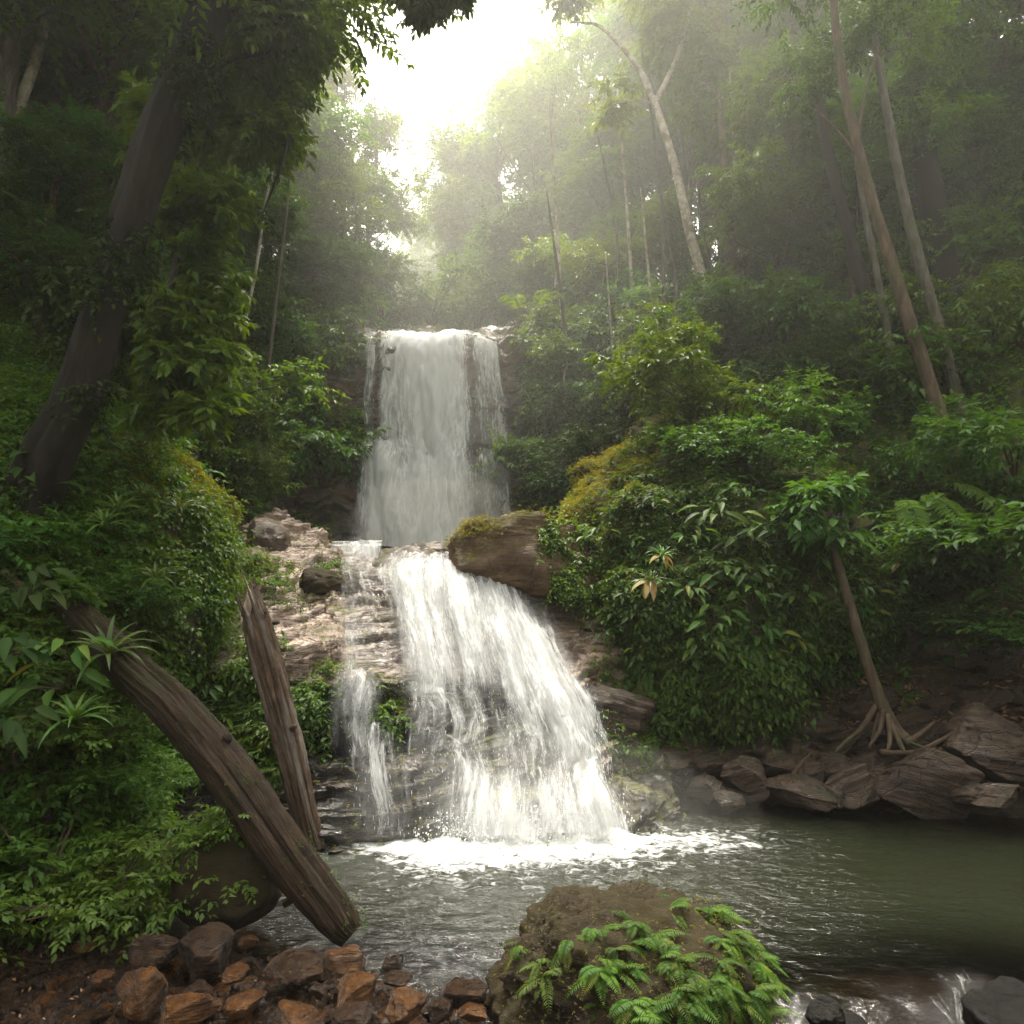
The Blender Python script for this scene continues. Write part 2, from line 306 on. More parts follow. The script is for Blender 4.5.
# ------------------------------------------------------------------ the lie of the land
CP = np.array([
 # pool bed
 (0,5.8,-.5),(2,6.5,-.7),(4,6.3,-.6),(-1.5,6.6,-.5),(0,7.4,-.7),(2,8,-.5),(5,5.5,-.5),(7,6,-.3),(-.6,5.1,-.16),(1,5.2,-.3),(2.5,5.2,-.22),(4,4.9,-.2),(-1.6,5.5,-.2),
 # outflow
 (1.3,4.55,-.10),(2.5,4.55,-.08),(3.4,4.6,.0),(1.5,4.0,-.5),(2.6,4.0,-.5),(2,3,-.9),(2,0,-1.2),(4.5,4,.1),(0.5,4.5,-.1),
 # beach
 (-2.1,5.15,.05),(-1.2,4.9,-.0),(-.6,4.5,.0),(-3,5.0,.15),(-3,4.0,.15),(-1.5,4.0,.12),(-.4,4.0,.05),(-2,2.5,.3),(0,2,.2),(-4,3,.8),(0,0,.4),(-2,-2,.6),
 # left bank
 (-4.2,5.2,.3),(-3.3,5.4,.2),(-2.5,5.75,.0),(-2.75,6.4,-.1),(-3.2,7.1,-.15),(-3.5,7.6,-.1),(-3.5,6.1,1.0),(-3.1,6.1,.35),(-3.95,6.3,2.1),(-4.5,6.0,2.2),(-4.6,7,3.0),(-4.3,7.6,3.2),
 (-4.0,8.3,3.3),(-4.35,8.8,4.0),(-3.85,8.8,3.0),(-3.75,8.4,1.5),(-3.5,7.95,.2),(-5,9.5,4.4),(-5,11,4.4),(-4.9,12.5,4.2),(-6.2,13,6.2),(-7,7,5),(-8,10,8),(-7,13,8),(-10,10,10.5),(-10,15,12),(-14,10,14),(-20,10,19),(-20,25,22),(-30,20,26),(-40,40,35),
 (-5,4,2.2),(-7,3,4),(-6,0,3.5),(-12,0,8),(-20,-5,14),(-5.3,6,3.2),
 # upper stream and cliffs
 (-1.5,12.5,2.2),(-1.5,15,2.8),(-3,15,2.8),(0,15.5,2.8),(-2,16.8,3.0),(-2,18.2,7.9),(-.5,18.2,7.9),(-3.3,18.0,8.1),(-2.,20,8.2),(.6,17,3.6),(1.5,18.6,8.4),(1.6,17,5),
 (-5.6,15.8,5.5),(-5.2,17.2,8.6),(-4.6,18.4,9.3),(-4.4,13.5,3.3),(-3.5,12.5,2.8),(-3.6,10.5,2.3),(-3.4,9,1.0),(-2,9,.6),(-1,9,.4),(0,8.6,-.2),(0.5,9.5,.3),(-1.5,10.6,1.9),
 # right outcrop and its foot
 (2.2,11.7,4.3),(3.3,11.4,4.6),(4.5,11.4,4.4),(5.6,11.5,4.0),(3,13,4.9),(1.0,12.8,3.2),(.4,11.5,2.0),(.3,13.5,3.0),(1.3,14.4,4.3),
 (2.2,9.5,.3),(3,9.7,.45),(4,9.6,.5),(5,9.5,.6),(6,9.2,.75),(7,8.9,1.0),(3.2,10.4,1.2),(5,10.4,1.3),(6.4,10.3,2.2),(7,11,3.8),(8,10,3.5),(9,8,3.2),(9,6,2.5),(8,4,2.0),(8,1,3.0),(11,2,7),(5,2.5,.2),
 (2.1,8.8,-.1),(3,8.6,-.08),(4,8.35,-.08),(5.4,7.85,-.08),(6.5,7.5,-.05),(7.6,6.5,.4),
 # right hill, far valley; behind the camera a rise added to block frontal sky
 (8,13,6.5),(6,14,7),(5,17,9.3),(3.5,17.8,9),(9,17,11.5),(12,12,10),(12,7,7.5),(14,18,16),(20,12,18),(20,25,24),(30,15,26),(40,40,36),(15,0,9),
 (0,30,11),(-3,30,11),(-2,45,15),(0,80,26),(-12,30,17),(10,30,17),(-20,60,32),(20,60,32),(0,150,46),(80,80,46),(-80,80,46),(80,0,40),(-80,0,40),(120,220,50),(-120,220,50),
 (0,-6,.6),(3,-6,.0),(0,-11,2.5),(-8,-8,6),(9,-8,6),(0,-20,6),(20,-20,14),(-20,-20,14),(0,-30,10),(80,-30,40),(-80,-30,40)], float)
def _fit():
    p = CP[:, :2]; D = np.linalg.norm(p[:, None]-p[None], axis=-1); n = len(p)
    A = np.zeros((n+3, n+3)); A[:n, :n] = D+np.eye(n)*1e-6; A[:n, n:] = np.c_[np.ones(n), p]; A[n:, :n] = A[:n, n:].T
    return np.linalg.solve(A, np.r_[CP[:, 2], 0, 0, 0])
_W = _fit()
def H(x, y):
    x = np.asarray(x, float); y = np.asarray(y, float); o = np.full(x.shape, _W[-3])+_W[-2]*x+_W[-1]*y
    for w, (a, b) in zip(_W, CP[:, :2]): o = o+w*np.sqrt((x-a)**2+(y-b)**2+.02)
    return o
def Hr(x, y):
    h = H(x, y); p = np.stack([x, y, h], -1)
    pool = sstep(-.15, .5, h)
    return h+pool*(.10*fbm(p*1.1, 4)+.03*fbm(p*5, 2))+(1-pool)*.04*fbm(p*2.5, 3)
def ground_at(px, Y, d=0.):
    x = (px-512)/FPX*Y; z = float(Hr(np.array([x]), np.array([Y]))[0]); return np.array([x, Y, z+d])

def axis(parts): return np.unique(np.round(np.concatenate([np.arange(a, b, s) for a, b, s in parts]), 3))
gx = axis([(-120, -40, 10), (-40, -16, 2), (-16, -9, .4), (-9, 9, .08), (9, 16, .4), (16, 40, 2), (40, 121, 10)])
gy = axis([(-30, -4, 2), (-4, 3, .4), (3, 13, .08), (13, 20, .14), (20, 40, .8), (40, 80, 4), (80, 221, 14)])
GX, GY = np.meshgrid(gx, gy, indexing='ij'); GZ = Hr(GX, GY)
GCAP = np.full(GZ.shape, 99.)
def cap_ground(P, m=.22):
    i = np.clip(np.searchsorted(gx, P[..., 0].ravel()), 0, len(gx)-1); j = np.clip(np.searchsorted(gy, P[..., 1].ravel()), 0, len(gy)-1); t = np.full(GZ.shape, 99.)
    np.minimum.at(t, (i, j), P[..., 2].ravel()-m)
    for _ in range(2):
        q = np.pad(t, 1, constant_values=99.); t = np.minimum.reduce([q[a:a+len(gx), b:b+len(gy)] for a in (0, 1, 2) for b in (0, 1, 2)])
    np.minimum(GCAP, t, out=GCAP)

# ------------------------------------------------------------------ rock faces
def rock_sheet(name, cols, nu, nv, mat, st=None, rough=.08, fine=.02, mats=None):
    P = loft(cols, nu, nv); Nn = grid_normals(P); d = rough*fbm(P*1.1, 4)+fine*fbm(P*6, 3)
    if st: d = d+strata(P, *st)
    P2 = P+Nn*d[..., None]
    return P, P2, Nn
def sheet_mesh(name, P, attrs=None):
    nu, nv = P.shape[:2]; u, v = np.meshgrid(np.linspace(0, 1, nu), np.linspace(0, 1, nv), indexing='ij')
    return mk_mesh(name, P.reshape(-1, 3), [grid_faces(nu, nv)[:, ::-1]], attrs, np.stack([u, v], -1).reshape(-1, 2))

def worley(p):
    i = np.floor(p).astype(int); best = np.full(p.shape[:-1], 9.); val = np.zeros(p.shape[:-1])
    for dx in (-1, 0, 1):
        for dy in (-1, 0, 1):
            for dz in (-1, 0, 1):
                c = i+np.array([dx, dy, dz]); q = c & 255; h = _perm[_perm[_perm[q[..., 0]]+q[..., 1]]+q[..., 2]]; ctr = c+.5+_grad[h]*.42
                d = ((p-ctr)**2).sum(-1); m = d < best; best = np.where(m, d, best); val = np.where(m, _perm[h]/255., val)
    return val
LOW = [
 [(215,560,11.8),(210,575,11.2),(200,620,9.8),(185,670,8.9),(180,695,8.75),(178,725,8.45),(178,770,8.35),(178,785,8.0),(180,828,7.55),(180,870,7.4)],
 [(265,528,12.6),(255,545,11.8),(245,605,10.0),(240,662,8.8),(240,690,8.65),(242,725,8.4),(243,768,8.3),(244,783,7.95),(245,826,7.55),(245,865,7.35)],
 [(320,543,13),(315,560,12),(310,618,10.0),(305,678,8.7),(305,706,8.58),(307,725,8.3),(308,765,8.2),(309,778,7.85),(310,824,7.5),(310,862,7.3)],
 [(345,555,12.8),(345,573,11.6),(348,622,9.9),(345,690,8.65),(346,708,8.55),(350,722,8.25),(355,765,8.15),(361,777,7.8),(366,824,7.5),(366,862,7.3)],
 [(405,572,12.4),(400,587,10.6),(402,630,9.7),(402,688,8.75),(404,710,8.6),(408,728,8.3),(410,762,8.2),(414,773,7.8),(420,825,7.5),(420,860,7.3)],
 [(450,570,12.4),(450,584,10.5),(458,630,9.6),(468,690,8.9),(472,712,8.7),(478,740,8.4),(482,766,8.15),(486,796,7.85),(490,828,7.5),(490,860,7.3)],
 [(495,580,12.2),(497,596,10.6),(515,650,9.6),(535,705,9.0),(542,728,8.75),(550,755,8.5),(556,780,8.2),(560,800,7.95),(566,830,7.5),(566,860,7.3)],
 [(530,590,12),(540,610,10.9),(562,655,10),(582,705,9.3),(590,728,9.1),(598,755,8.85),(606,780,8.6),(612,795,8.4),(622,818,7.9),(622,850,7.7)],
 [(575,585,12),(590,610,11),(612,660,10.2),(632,720,9.6),(642,745,9.4),(652,765,9.1),(660,780,8.9),(665,790,8.7),(672,806,8.3),(672,840,8)]]
nu, nv = 420, 360
LP, LP2, LN = rock_sheet('rock_ledge', LOW, nu, nv, None, ((-.10, -.18, .98), .16, .15, .6), .06, .012)
LP2 = LP2+LN*(strata(LP, (-.10, -.17, .97), .07, .06, 1.)+.014*fbm(LP*np.array([2.5, 2.5, 9.]), 4))[..., None]
_fr = LP@np.array([[1, 0, .10], [0, 1, .17], [-.10, -.17, 1]]).T+.10*fbm(LP*2.2, 3)[..., None]*np.array([1, 1, .4])
_du = np.linspace(0, 8, nu)[:, None]; _dv = np.linspace(0, 9, nv)[None]
_k = np.clip(sstep(3.2, 2.6, _du)+sstep(6.5, 6.9, _du), .35, 1)
LP2 = LP2+LN*(_k*(.20*worley(_fr*np.array([1.0, .8, 4.2]))+.09*worley(_fr*np.array([2.3, 1.9, 9.])+7)))[..., None]
ui = np.broadcast_to(np.linspace(0, 8, nu)[:, None], (nu, nv)); vi = np.broadcast_to(np.linspace(0, 9, nv)[None], (nu, nv))
wetl = np.clip(sstep(3.05, 3.5, vi+.25*fbm(LP*1.5, 3))+sstep(2.7, 3.3, ui+.3*fbm(LP*1.7+5, 3))*sstep(7.4, 6.6, ui+.3*fbm(LP*2, 3)), 0, 1)
wetl = wetl*np.where(vi < 2.95, .62, 1); wetl = np.maximum(wetl*np.where(ui > 6.7, sstep(5., 6.5, vi), 1), 0)
def ledge_mat():
    m, nt = mat_new('layered_ledge_rock'); co = geo_pos(nt)
    w = N(nt, 'Attribute', attribute_name='wet').outputs['Fac']
    lay = noise(nt, mapping(nt, co, (.8, .6, 5.5), (.2, -.16, 0)), 1.3, 7, .58, .7); n1 = noise(nt, co, 1.2, 8, .6); n2 = noise(nt, co, 16, 8, .7)
    b = mixc(nt, .3, lay, n1); ck = ramp(nt, lay, [(.40, 1.), (.425, .12), (.45, 1.), (.515, 1.), (.53, .08), (.55, 1.), (.61, 1.), (.625, .2), (.64, 1.)])
    dry = ramp(nt, b, [(.32, (.10, .06, .035)), (.42, (.21, .135, .09)), (.5, (.31, .22, .165)), (.6, (.38, .285, .225)), (.7, (.22, .145, .095))])
    wetc = ramp(nt, b, [(.33, (.007, .006, .005)), (.48, (.02, .015, .011)), (.6, (.05, .035, .024)), (.72, (.12, .085, .06))])
    c = mixc(nt, w, dry, wetc); c = mixc(nt, .5, c, ck, 'MULTIPLY'); c = mixc(nt, .4, c, ramp(nt, n2, [(.3, .4), (.65, 1.05)]), 'MULTIPLY')
    mm = math_(nt, 'MULTIPLY', up_mask(nt, .3, .8), ramp(nt, noise(nt, co, 1.5, 9, .7), [(.52, 0.), (.60, .9)]))
    c = mixc(nt, mm, c, mixc(nt, n2, (.035, .045, .008), (.11, .10, .018)))
    rg = mixc(nt, w, .5, .2); rg = mixc(nt, mm, rg, .95)
    h = math_(nt, 'ADD', math_(nt, 'MULTIPLY', lay, 1.6), math_(nt, 'ADD', math_(nt, 'MULTIPLY', n2, .5), math_(nt, 'MULTIPLY', ck, .8)))
    finish(nt, c, rg, bump(nt, h, .9, .05), .5); return m
rl = obj('rock_ledge', sheet_mesh('rock_ledge', LP2, {'wet': wetl.ravel()}), ledge_mat())
tag(rl, 'layered pinkish rock shelf stepping down to the pool under the lower cascade', 'rock ledge')

UP = [
 [(250,330,19.5),(250,345,17.0),(246,400,16.2),(240,445,15.6),(238,470,15.2),(236,505,14.8),(235,560,14.2)],
 [(300,330,19.5),(300,344,17.3),(298,400,16.9),(290,445,16.6),(285,470,16.2),(282,505,16.0),(280,560,15.6)],
 [(345,325,20),(343,339,17.5),(340,400,17.1),(338,445,16.7),(334,470,16.3),(330,510,16.0),(330,560,15.7)],
 [(375,340,20),(374,350,17.3),(372,400,17.0),(370,440,16.8),(368,462,16.3),(366,510,16.1),(364,560,15.8)],
 [(402,338,20),(402,347,17.0),(400,400,16.75),(398,445,16.6),(396,468,16.15),(394,512,16.0),(394,560,15.7)],
 [(440,338,20),(440,346,16.9),(440,400,16.7),(440,455,16.5),(440,475,16.25),(440,512,16.1),(440,560,15.8)],
 [(478,340,20),(480,350,17.0),(483,400,16.8),(486,450,16.6),(488,465,16.3),(490,512,16.15),(492,560,15.9)],
 [(494,335,20),(496,356,17.4),(500,400,17.2),(504,450,17),(507,465,16.7),(510,512,16.5),(512,560,16.2)],
 [(520,345,20),(525,352,18.),(532,400,17.6),(538,450,17.3),(540,470,17),(542,512,16.7),(545,560,16.3)],
 [(565,350,20),(580,360,18),(590,400,17.2),(600,450,16.4),(605,470,16.0),(610,512,15.6),(612,560,15.2)],
 [(620,350,20),(640,365,17),(650,400,16.2),(660,450,15.4),(665,470,15.0),(670,512,14.6),(675,560,14.2)]]
UPm, UPr, UPn = rock_sheet('cliff', UP, 300, 260, None, ((-.08, 0, 1.), .42, .28, .7), .16, .05)
_ku = np.linspace(0, 10, 300)[:, None, None]; _ku = .12+.88*np.clip(sstep(2.6, 2.1, _ku)+sstep(7.2, 7.7, _ku), 0, 1)
UPr = UPr+UPn*_ku*(.35*worley(UPm*np.array([.8, .8, 1.7])+.2*fbm(UPm, 3)[..., None])+.12*worley(UPm*np.array([2., 2., 5.])))[..., None]
UPr = UPr+UPn*strata(UPm, (-.1, .1, 1), .13, .08, .8)[..., None]
tag(obj('cliff', sheet_mesh('cliff', UPr), M['cliff']), 'dark layered cliff with mossy flanks behind the tall upper waterfall', 'cliff')

OUT = [
 [(575,500,13.5),(572,512,12.5),(573,530,11.7),(598,570,11.1),(620,610,10.6),(636,650,10.3),(648,700,10.0),(654,735,10.4)],
 [(592,470,13.5),(590,485,12.6),(588,512,11.5),(612,560,10.6),(632,615,10.1),(646,670,9.85),(656,730,9.75),(660,752,10.2)],
 [(622,446,13.5),(622,458,12.4),(622,495,11.0),(628,555,10.0),(634,615,9.7),(640,680,9.5),(646,738,9.65),(650,756,10.2)],
 [(660,425,13.5),(660,436,12.3),(660,470,10.8),(664,540,9.8),(668,610,9.5),(672,680,9.4),(677,738,9.6),(682,752,10.3)],
 [(720,410,13.5),(720,425,12),(720,470,10.5),(722,540,9.6),(724,610,9.35),(726,670,9.35),(730,712,9.6),(732,730,10.3)],
 [(780,420,13.5),(780,440,12),(780,480,10.5),(782,545,9.7),(784,610,9.5),(785,655,9.5),(786,690,9.8),(788,705,10.5)],
 [(850,440,13.5),(848,460,12),(845,500,10.8),(842,550,10.1),(840,600,9.9),(840,635,9.95),(838,660,10.3),(838,672,11)],
 [(930,450,13.5),(930,470,12.3),(928,510,11.3),(925,550,10.8),(922,590,10.6),(920,615,10.7),(918,635,11),(915,645,11.6)],
 [(1040,440,13.5),(1040,470,12.0),(1040,510,11.2),(1035,550,10.8),(1030,590,10.7),(1030,610,10.9),(1030,620,11.2),(1030,630,11.8)]]
OPm, OPr, OPn = rock_sheet('outcrop', OUT, 260, 200, None, None, .36, .08)
tag(obj('mossy_outcrop', sheet_mesh('mossy_outcrop', OPr), M['mossbank']), 'big mossy overgrown outcrop bulging over the right shore of the pool', 'outcrop')

cap_ground(LP2[:, :250]); cap_ground(UPr[:, 20:])
free = (GCAP > 50).astype(float)           # where no rock sheet lies over the soil
GZ = np.minimum(GZ, GCAP)
wetm = sstep(.28, .05, GZ)*(GY < 10)
moss = np.clip(sstep(.5, 1.6, GZ), 0, 1)*(1-.85*sstep(2., 2.6, GX)*sstep(11, 10, GY)*sstep(2.2, 1.2, GZ))
red = np.exp(-(((GX+4.3)/.9)**2+((GY-18.0)/1.0)**2))*1.3
ground = obj('ground', mk_mesh('ground', np.stack([GX, GY, GZ], -1).reshape(-1, 3), [grid_faces(len(gx), len(gy))[:, ::-1]],
             {'moss': moss.ravel(), 'wet': wetm.ravel(), 'redsoil': np.clip(red, 0, 1).ravel()}), M['ground'])
tag(ground, kind='structure')

MOUND = [
 [(95,418,9.8),(95,426,9.2),(90,462,8.3),(85,525,7.6),(80,590,7.1),(78,640,6.7)],
 [(150,437,10.0),(150,444,9.3),(148,485,8.5),(145,545,7.9),(145,600,7.6),(145,665,7.4)],
 [(195,465,10.1),(197,473,9.5),(197,510,8.8),(196,560,8.3),(196,615,8.15),(195,680,8.3)],
 [(212,486,10.4),(214,495,9.9),(214,530,9.3),(208,575,8.9),(200,622,8.6),(192,680,8.7)],
 [(230,506,10.9),(231,516,10.5),(228,545,10.1),(218,585,9.7),(206,625,9.4),(196,670,9.2)]]
MPm, MPr, MPn = rock_sheet('mossy_mound', MOUND, 150, 140, None, None, .16, .04)
tag(obj('mossy_mound', sheet_mesh('mossy_mound', MPr), M['mossbank']), 'mossy overgrown mound with a sunlit crest left of the pale ledge', 'mound')

# ------------------------------------------------------------------ boulders and stones
def icosphere(sub):
    import bmesh
    bm = bmesh.new(); bmesh.ops.create_icosphere(bm, subdivisions=sub, radius=1)
    V = np.array([v.co[:] for v in bm.verts]); F = np.array([[v.index for v in f.verts] for f in bm.faces]); bm.free(); return V, F
ICO = {k: icosphere(k) for k in (3, 4, 5, 6)}
def rock_mesh(name, sub, dims, seed, cuts=9, low=.18, fine=.03, cmin=.55, cmax=.9, lay=0., box=1.):
    r = np.random.default_rng(seed); V, F = ICO[sub]; V = V.copy(); V = np.sign(V)*np.abs(V)**box; V = V/np.abs(V).max()
    for _ in range(cuts):
        n = nrm(r.normal(size=3)); d = r.uniform(cmin, cmax); k = V@n-d; V = V-np.maximum(k, 0)[:, None]*n*.93
    off = r.uniform(0, 50, 3)
    V = V*(1+low*fbm(V*1.2+off, 3)+fine*fbm(V*5+off, 4))[:, None]
    V = V*np.asarray(dims)/2
    if lay: V = V+nrm(V)*strata(V+off, (.1, .1, 1), lay, lay*.5, .4)[:, None]
    return mk_mesh(name, V, [F])
def rock(name, px, pyb, Y, w, h, d, seed, mat, label, cat='rock', rot=(0, 0, 0), sub=5, group=None, sink=.12, **kw):
    """a rock whose foot is seen at (px, pyb) at depth Y, w/h/d metres"""
    p = at(px, pyb, Y); o = obj(name, rock_mesh(name, sub, (w, d, h), seed, **kw), mat)
    o.location = (p[0], p[1]+d*.3, p[2]+h*(.5-sink)); o.rotation_euler = rot
    return tag(o, label, cat, group)
def m_at(px_len, Y): return px_len*Y/FPX

rock('boulder', 405, 585, 11.2, 1.15, .95, 1.0, 11, M['boulder'], 'rounded brown boulder in midstream beside the small white step', cuts=5, sink=.2)
rock('boulder', 437, 572, 11.9, 1.0, .58, .9, 12, M['boulder'], 'flat brown boulder wedged behind the midstream boulder', cuts=5)
big = rock('boulder', 528, 592, 10.4, 2.2, 1.32, 1.7, 13, M['tan'], 'large blocky boulder with a brown mossy top right of the lower fall lip', cuts=4, cmin=.8, low=.14, fine=.05, sub=6, sink=.12, box=.55)
rock('boulder', 560, 560, 11.4, 1.7, .8, 1.3, 14, M['ledge'], 'pale pink slab lying on the big boulder above the lower fall', cuts=8)
rock('boulder', 258, 555, 11.3, .9, .85, .9, 15, M['boulder'], 'smooth rounded tan boulder on the ledge below the left bank', cuts=3, low=.10, fine=.03, sink=.3)
rock('boulder', 322, 602, 10.3, 1.0, .55, .9, 16, M['mossrock'], 'squat dark boulder with orange moss on the ledge beside the white step', cuts=7, sink=.05, fine=.05)
rock('boulder', 330, 575, 12.1, .55, .35, .6, 17, M['boulder'], 'small dark boulder at the left edge of the white step', cuts=4)
rock('boulder', 240, 590, 10.8, .8, .4, .8, 18, M['mossrock'], 'mossy hummock rock below the tan boulder', cuts=4)
rock('boulder', 215, 932, 5.15, .78, .68, .7, 19, M['mossrock'], 'dark rounded boulder at the water edge below the left bush', cuts=4, low=.12, sink=.1)
rock('boulder', 246, 918, 5.4, .28, .36, .3, 20, M['black'], 'small black upright rock touching the dark water edge boulder', cuts=6)
# right end of the ledge: broken pink blocks
for i, (px, py, Y, w, h, d, lab) in enumerate([
  (545,648,10.2,1.2,.45,.9,'broken pink ledge block just under the big boulder'), (600,640,10.3,1.0,.42,.8,'pale angular ledge block under the hanging plants'),
  (555,690,9.7,1.0,.35,.8,'dark wet ledge block beside the foaming lower fall'), (585,672,9.9,.8,.24,.7,'cracked pale pink ledge block in the middle of the broken blocks'),
  (512,640,10.2,.7,.35,.7,'dark block at the right lip of the lower fall')]):
    rock('ledge_block', px, py, Y, w, h, d, 40+i, M['ledge'], lab, 'rock', (random.Random(i).uniform(-.15, .15), .1, i), cuts=12, cmin=.5, cmax=.75, low=.06, lay=.12, group='broken blocks right of the lower fall')
rock('overhang_rock', 622, 755, 9.0, 1.5, .75, 1.2, 47, M['slab'], 'dark jutting rock under the outcrop where the lower fall lands', cuts=12, cmin=.5, lay=.15, rot=(0, .25, .2), sink=.0)
# right shore slabs
SL = [(938,817,7.9,1.25,.75,.9,.28,'big pointed slab leaning over the right end of the pool'),(1015,770,8.0,.95,.72,.9,.1,'massive dark block at the right edge of the shore'),
 (806,808,8.05,.72,.34,.6,.05,'reddish flat slab standing in the pool under the leaning tree'),(752,798,8.4,.68,.5,.6,-.35,'tilted grey brown slab at the water below the outcrop'),
 (841,782,8.7,.55,.42,.5,-.2,'square brown block midway along the right shore'),(876,778,8.8,.45,.33,.5,.1,'small brown block left of the tree roots'),
 (866,810,8.0,.6,.42,.5,-.5,'steep slab standing against the pointed slab'),(925,770,8.9,.55,.36,.5,.2,'flat slab behind the pointed slab'),
 (708,800,8.35,.4,.3,.5,-.4,'low wet slab nearest the white foam'),(710,778,8.9,.6,.36,.5,-.4,'grey slab in the shade near the white foam'),
 (800,760,9.2,.6,.32,.5,-.15,'flat brown slab below the hanging plants'),(765,760,9.2,.6,.34,.5,-.3,'dark slab deep under the outcrop'),
 (975,806,7.8,.4,.32,.4,.3,'small wet slab right of the pointed slab'),(1008,812,7.6,.5,.3,.5,0,'low dark rock at the water under the massive block'),
 (815,786,8.6,.45,.3,.4,-.3,'wedge shaped stone above the reddish slab'),(780,776,8.8,.5,.32,.5,-.3,'long tilted stone under the outcrop'),
 (900,800,8.2,.5,.4,.5,.3,'brown stone wedged left of the pointed slab'),(840,806,8.1,.35,.25,.4,0,'small stone at the water between two slabs'),
 (735,810,8.1,.35,.2,.35,0,'little wet stone at the waterline near the foam'),(895,750,9.4,.5,.25,.4,.2,'half buried stone at the foot of the leaning tree'),
 (950,745,9.2,.5,.3,.45,.1,'leaf strewn stone below the tangle of roots'),(990,740,9.0,.5,.4,.45,.2,'brown stone behind the massive block'),
 (672,782,8.9,.7,.4,.6,-.3,'dark wet slab in the hollow beside the lower fall'),(690,762,9.3,.7,.36,.5,-.3,'dark slab at the back of the hollow')]
for i, (px, py, Y, w, h, d, ry, lab) in enumerate(SL):
    rr = random.Random(60+i)
    rock('shore_rock', px, py, Y, w*1.12, h*1.12, d*1.2, 60+i, M['slab'], lab, 'rock', (rr.uniform(-.35, .05), ry, rr.uniform(-.5, .5)), cuts=14, cmin=.45, cmax=.78, low=.07, fine=.03, lay=.10, box=.7, group='slabs along the right shore', sink=.2)
rr = random.Random(71); SH = [rock_mesh('shore_rock', 5, (1, .8, .55), 400+i, cuts=14, cmin=.42, cmax=.75, low=.06, fine=.03, lay=.14, box=.7) for i in range(6)]
for i in range(48):
    px = rr.uniform(690, 1015); t = rr.random(); Y = 8.75+t*(.5+.0045*(px-690))+.4*(px < 760); x = (px-512)/FPX*Y; z = float(H(np.array([x]), np.array([Y]))[0]); s = rr.uniform(.32, .7)
    o = obj('shore_rock', SH[i % 6], M['slab']); o.location = (x, Y, z+.16*s); o.scale = (s*1.25, s, s*1.05); o.rotation_euler = (rr.uniform(-.5, -.1), rr.uniform(-.45, .1), rr.uniform(-.6, .6))
    tag(o, 'dark angular slab in the pile rising from the right shore under the leaning tree', 'rock', 'dark slabs piled above the right shore')
# filler stones on the right shore
STP = [rock_mesh('shore_stone', 4, (1, .9, .6), 200+i, cuts=14, cmin=.45, cmax=.75, low=.06, lay=.2) for i in range(5)]
rr = random.Random(5); k = 0
while k < 130:
    px = rr.uniform(655, 1024); t = rr.random(); py = 805; Y = 8.1+t*(1.0+.0022*(px-655)); Y += max(0, .5-.002*(px-655))
    x = (px-512)/FPX*Y; z = float(H(np.array([x]), np.array([Y]))[0])
    if z < -.12: k += 1; continue
    s = rr.uniform(.12, .38); o = obj('shore_stone', STP[k % 5], M['slab']); o.location = (x, Y, z+.04); o.scale = (s*1.3, s, s*.8); o.rotation_euler = (rr.uniform(-.5, .3), rr.uniform(-.5, .5), rr.uniform(0, 6))
    tag(o, 'small loose stone among the bigger slabs of the right shore', 'stone', 'loose stones on the right shore'); k += 1

# beach stones bottom left: centre px, foot py, width px, height px, colour
BS = [(196,978,84,60,'brown','largest dark brown boulder at the head of the stony beach'),(142,974,58,46,'brown','dark brown boulder left of the largest beach boulder'),
 (138,1019,66,54,'orange','blocky rust coloured boulder in front of the two dark ones'),(176,1036,74,42,'orange','flat rusty stone at the bottom edge of the beach'),
 (243,1018,50,26,'orange','flat bright orange stone in the middle of the beach'),(292,985,78,30,'brown','long flat grey brown stone behind the orange ones'),
 (346,982,54,42,'orange','bright orange pointed stone below the log foot'),(355,1011,62,38,'orange','orange stone in front of the pointed one'),
 (296,1032,52,26,'orange','low orange stone at the bottom edge beside the grey one'),(356,1036,56,32,'brown','grey brown stone at the bottom edge'),
 (404,1024,52,30,'orange','rusty stone at the right end of the beach'),(391,974,30,20,'brown','small dark stone at the waterline'),(396,989,32,16,'brown','low dark stone at the waterline'),
 (464,1012,54,36,'brown','angular dark slab in the shallows beside the mossy rock'),(470,1024,42,20,'orange','small rusty slab in front of the angular dark slab'),(440,1022,34,18,'brown','small brown slab in the shallows'),
 (246,950,22,18,'orange','small orange stone behind the largest boulder'),(205,1012,30,18,'brown','dark stone between the largest boulder and the rusty one'),(82,955,26,14,'orange','small rusty stone under the left bush'),
 (196,1000,36,16,'brown','half buried dark stone in front of the largest boulder'),(232,985,32,18,'orange','small tan stone beside the largest boulder'),(258,1000,26,16,'brown','small dark stone left of the flat grey brown one'),(60,948,26,14,'brown','dark stone in the shade of the left bush'),(100,985,24,14,'orange','small rusty stone left of the blocky boulder'),(318,998,26,14,'brown','small wet stone between the orange ones')]
for i, (px, py, w, h, c, lab) in enumerate(BS):
    Y = 1750/(py-590)*1.0; mw = m_at(w, Y); mh = m_at(h, Y)*.98; rr = random.Random(i)
    rock('beach_stone', px, py, Y, mw*.88, mh*.9, mw*.75, 100+i, M[c], lab, 'stone', (rr.uniform(-.2, .2), rr.uniform(-.2, .2), rr.uniform(-.6, .6)), cuts=11, cmin=.5, cmax=.82, low=.12, fine=.05, group='stones of the beach', sink=.15)
BP = [rock_mesh('beach_stone', 4, (1, .85, .65), 300+i, cuts=9, cmin=.5, cmax=.85, low=.1) for i in range(6)]
rr = random.Random(9); k = 0
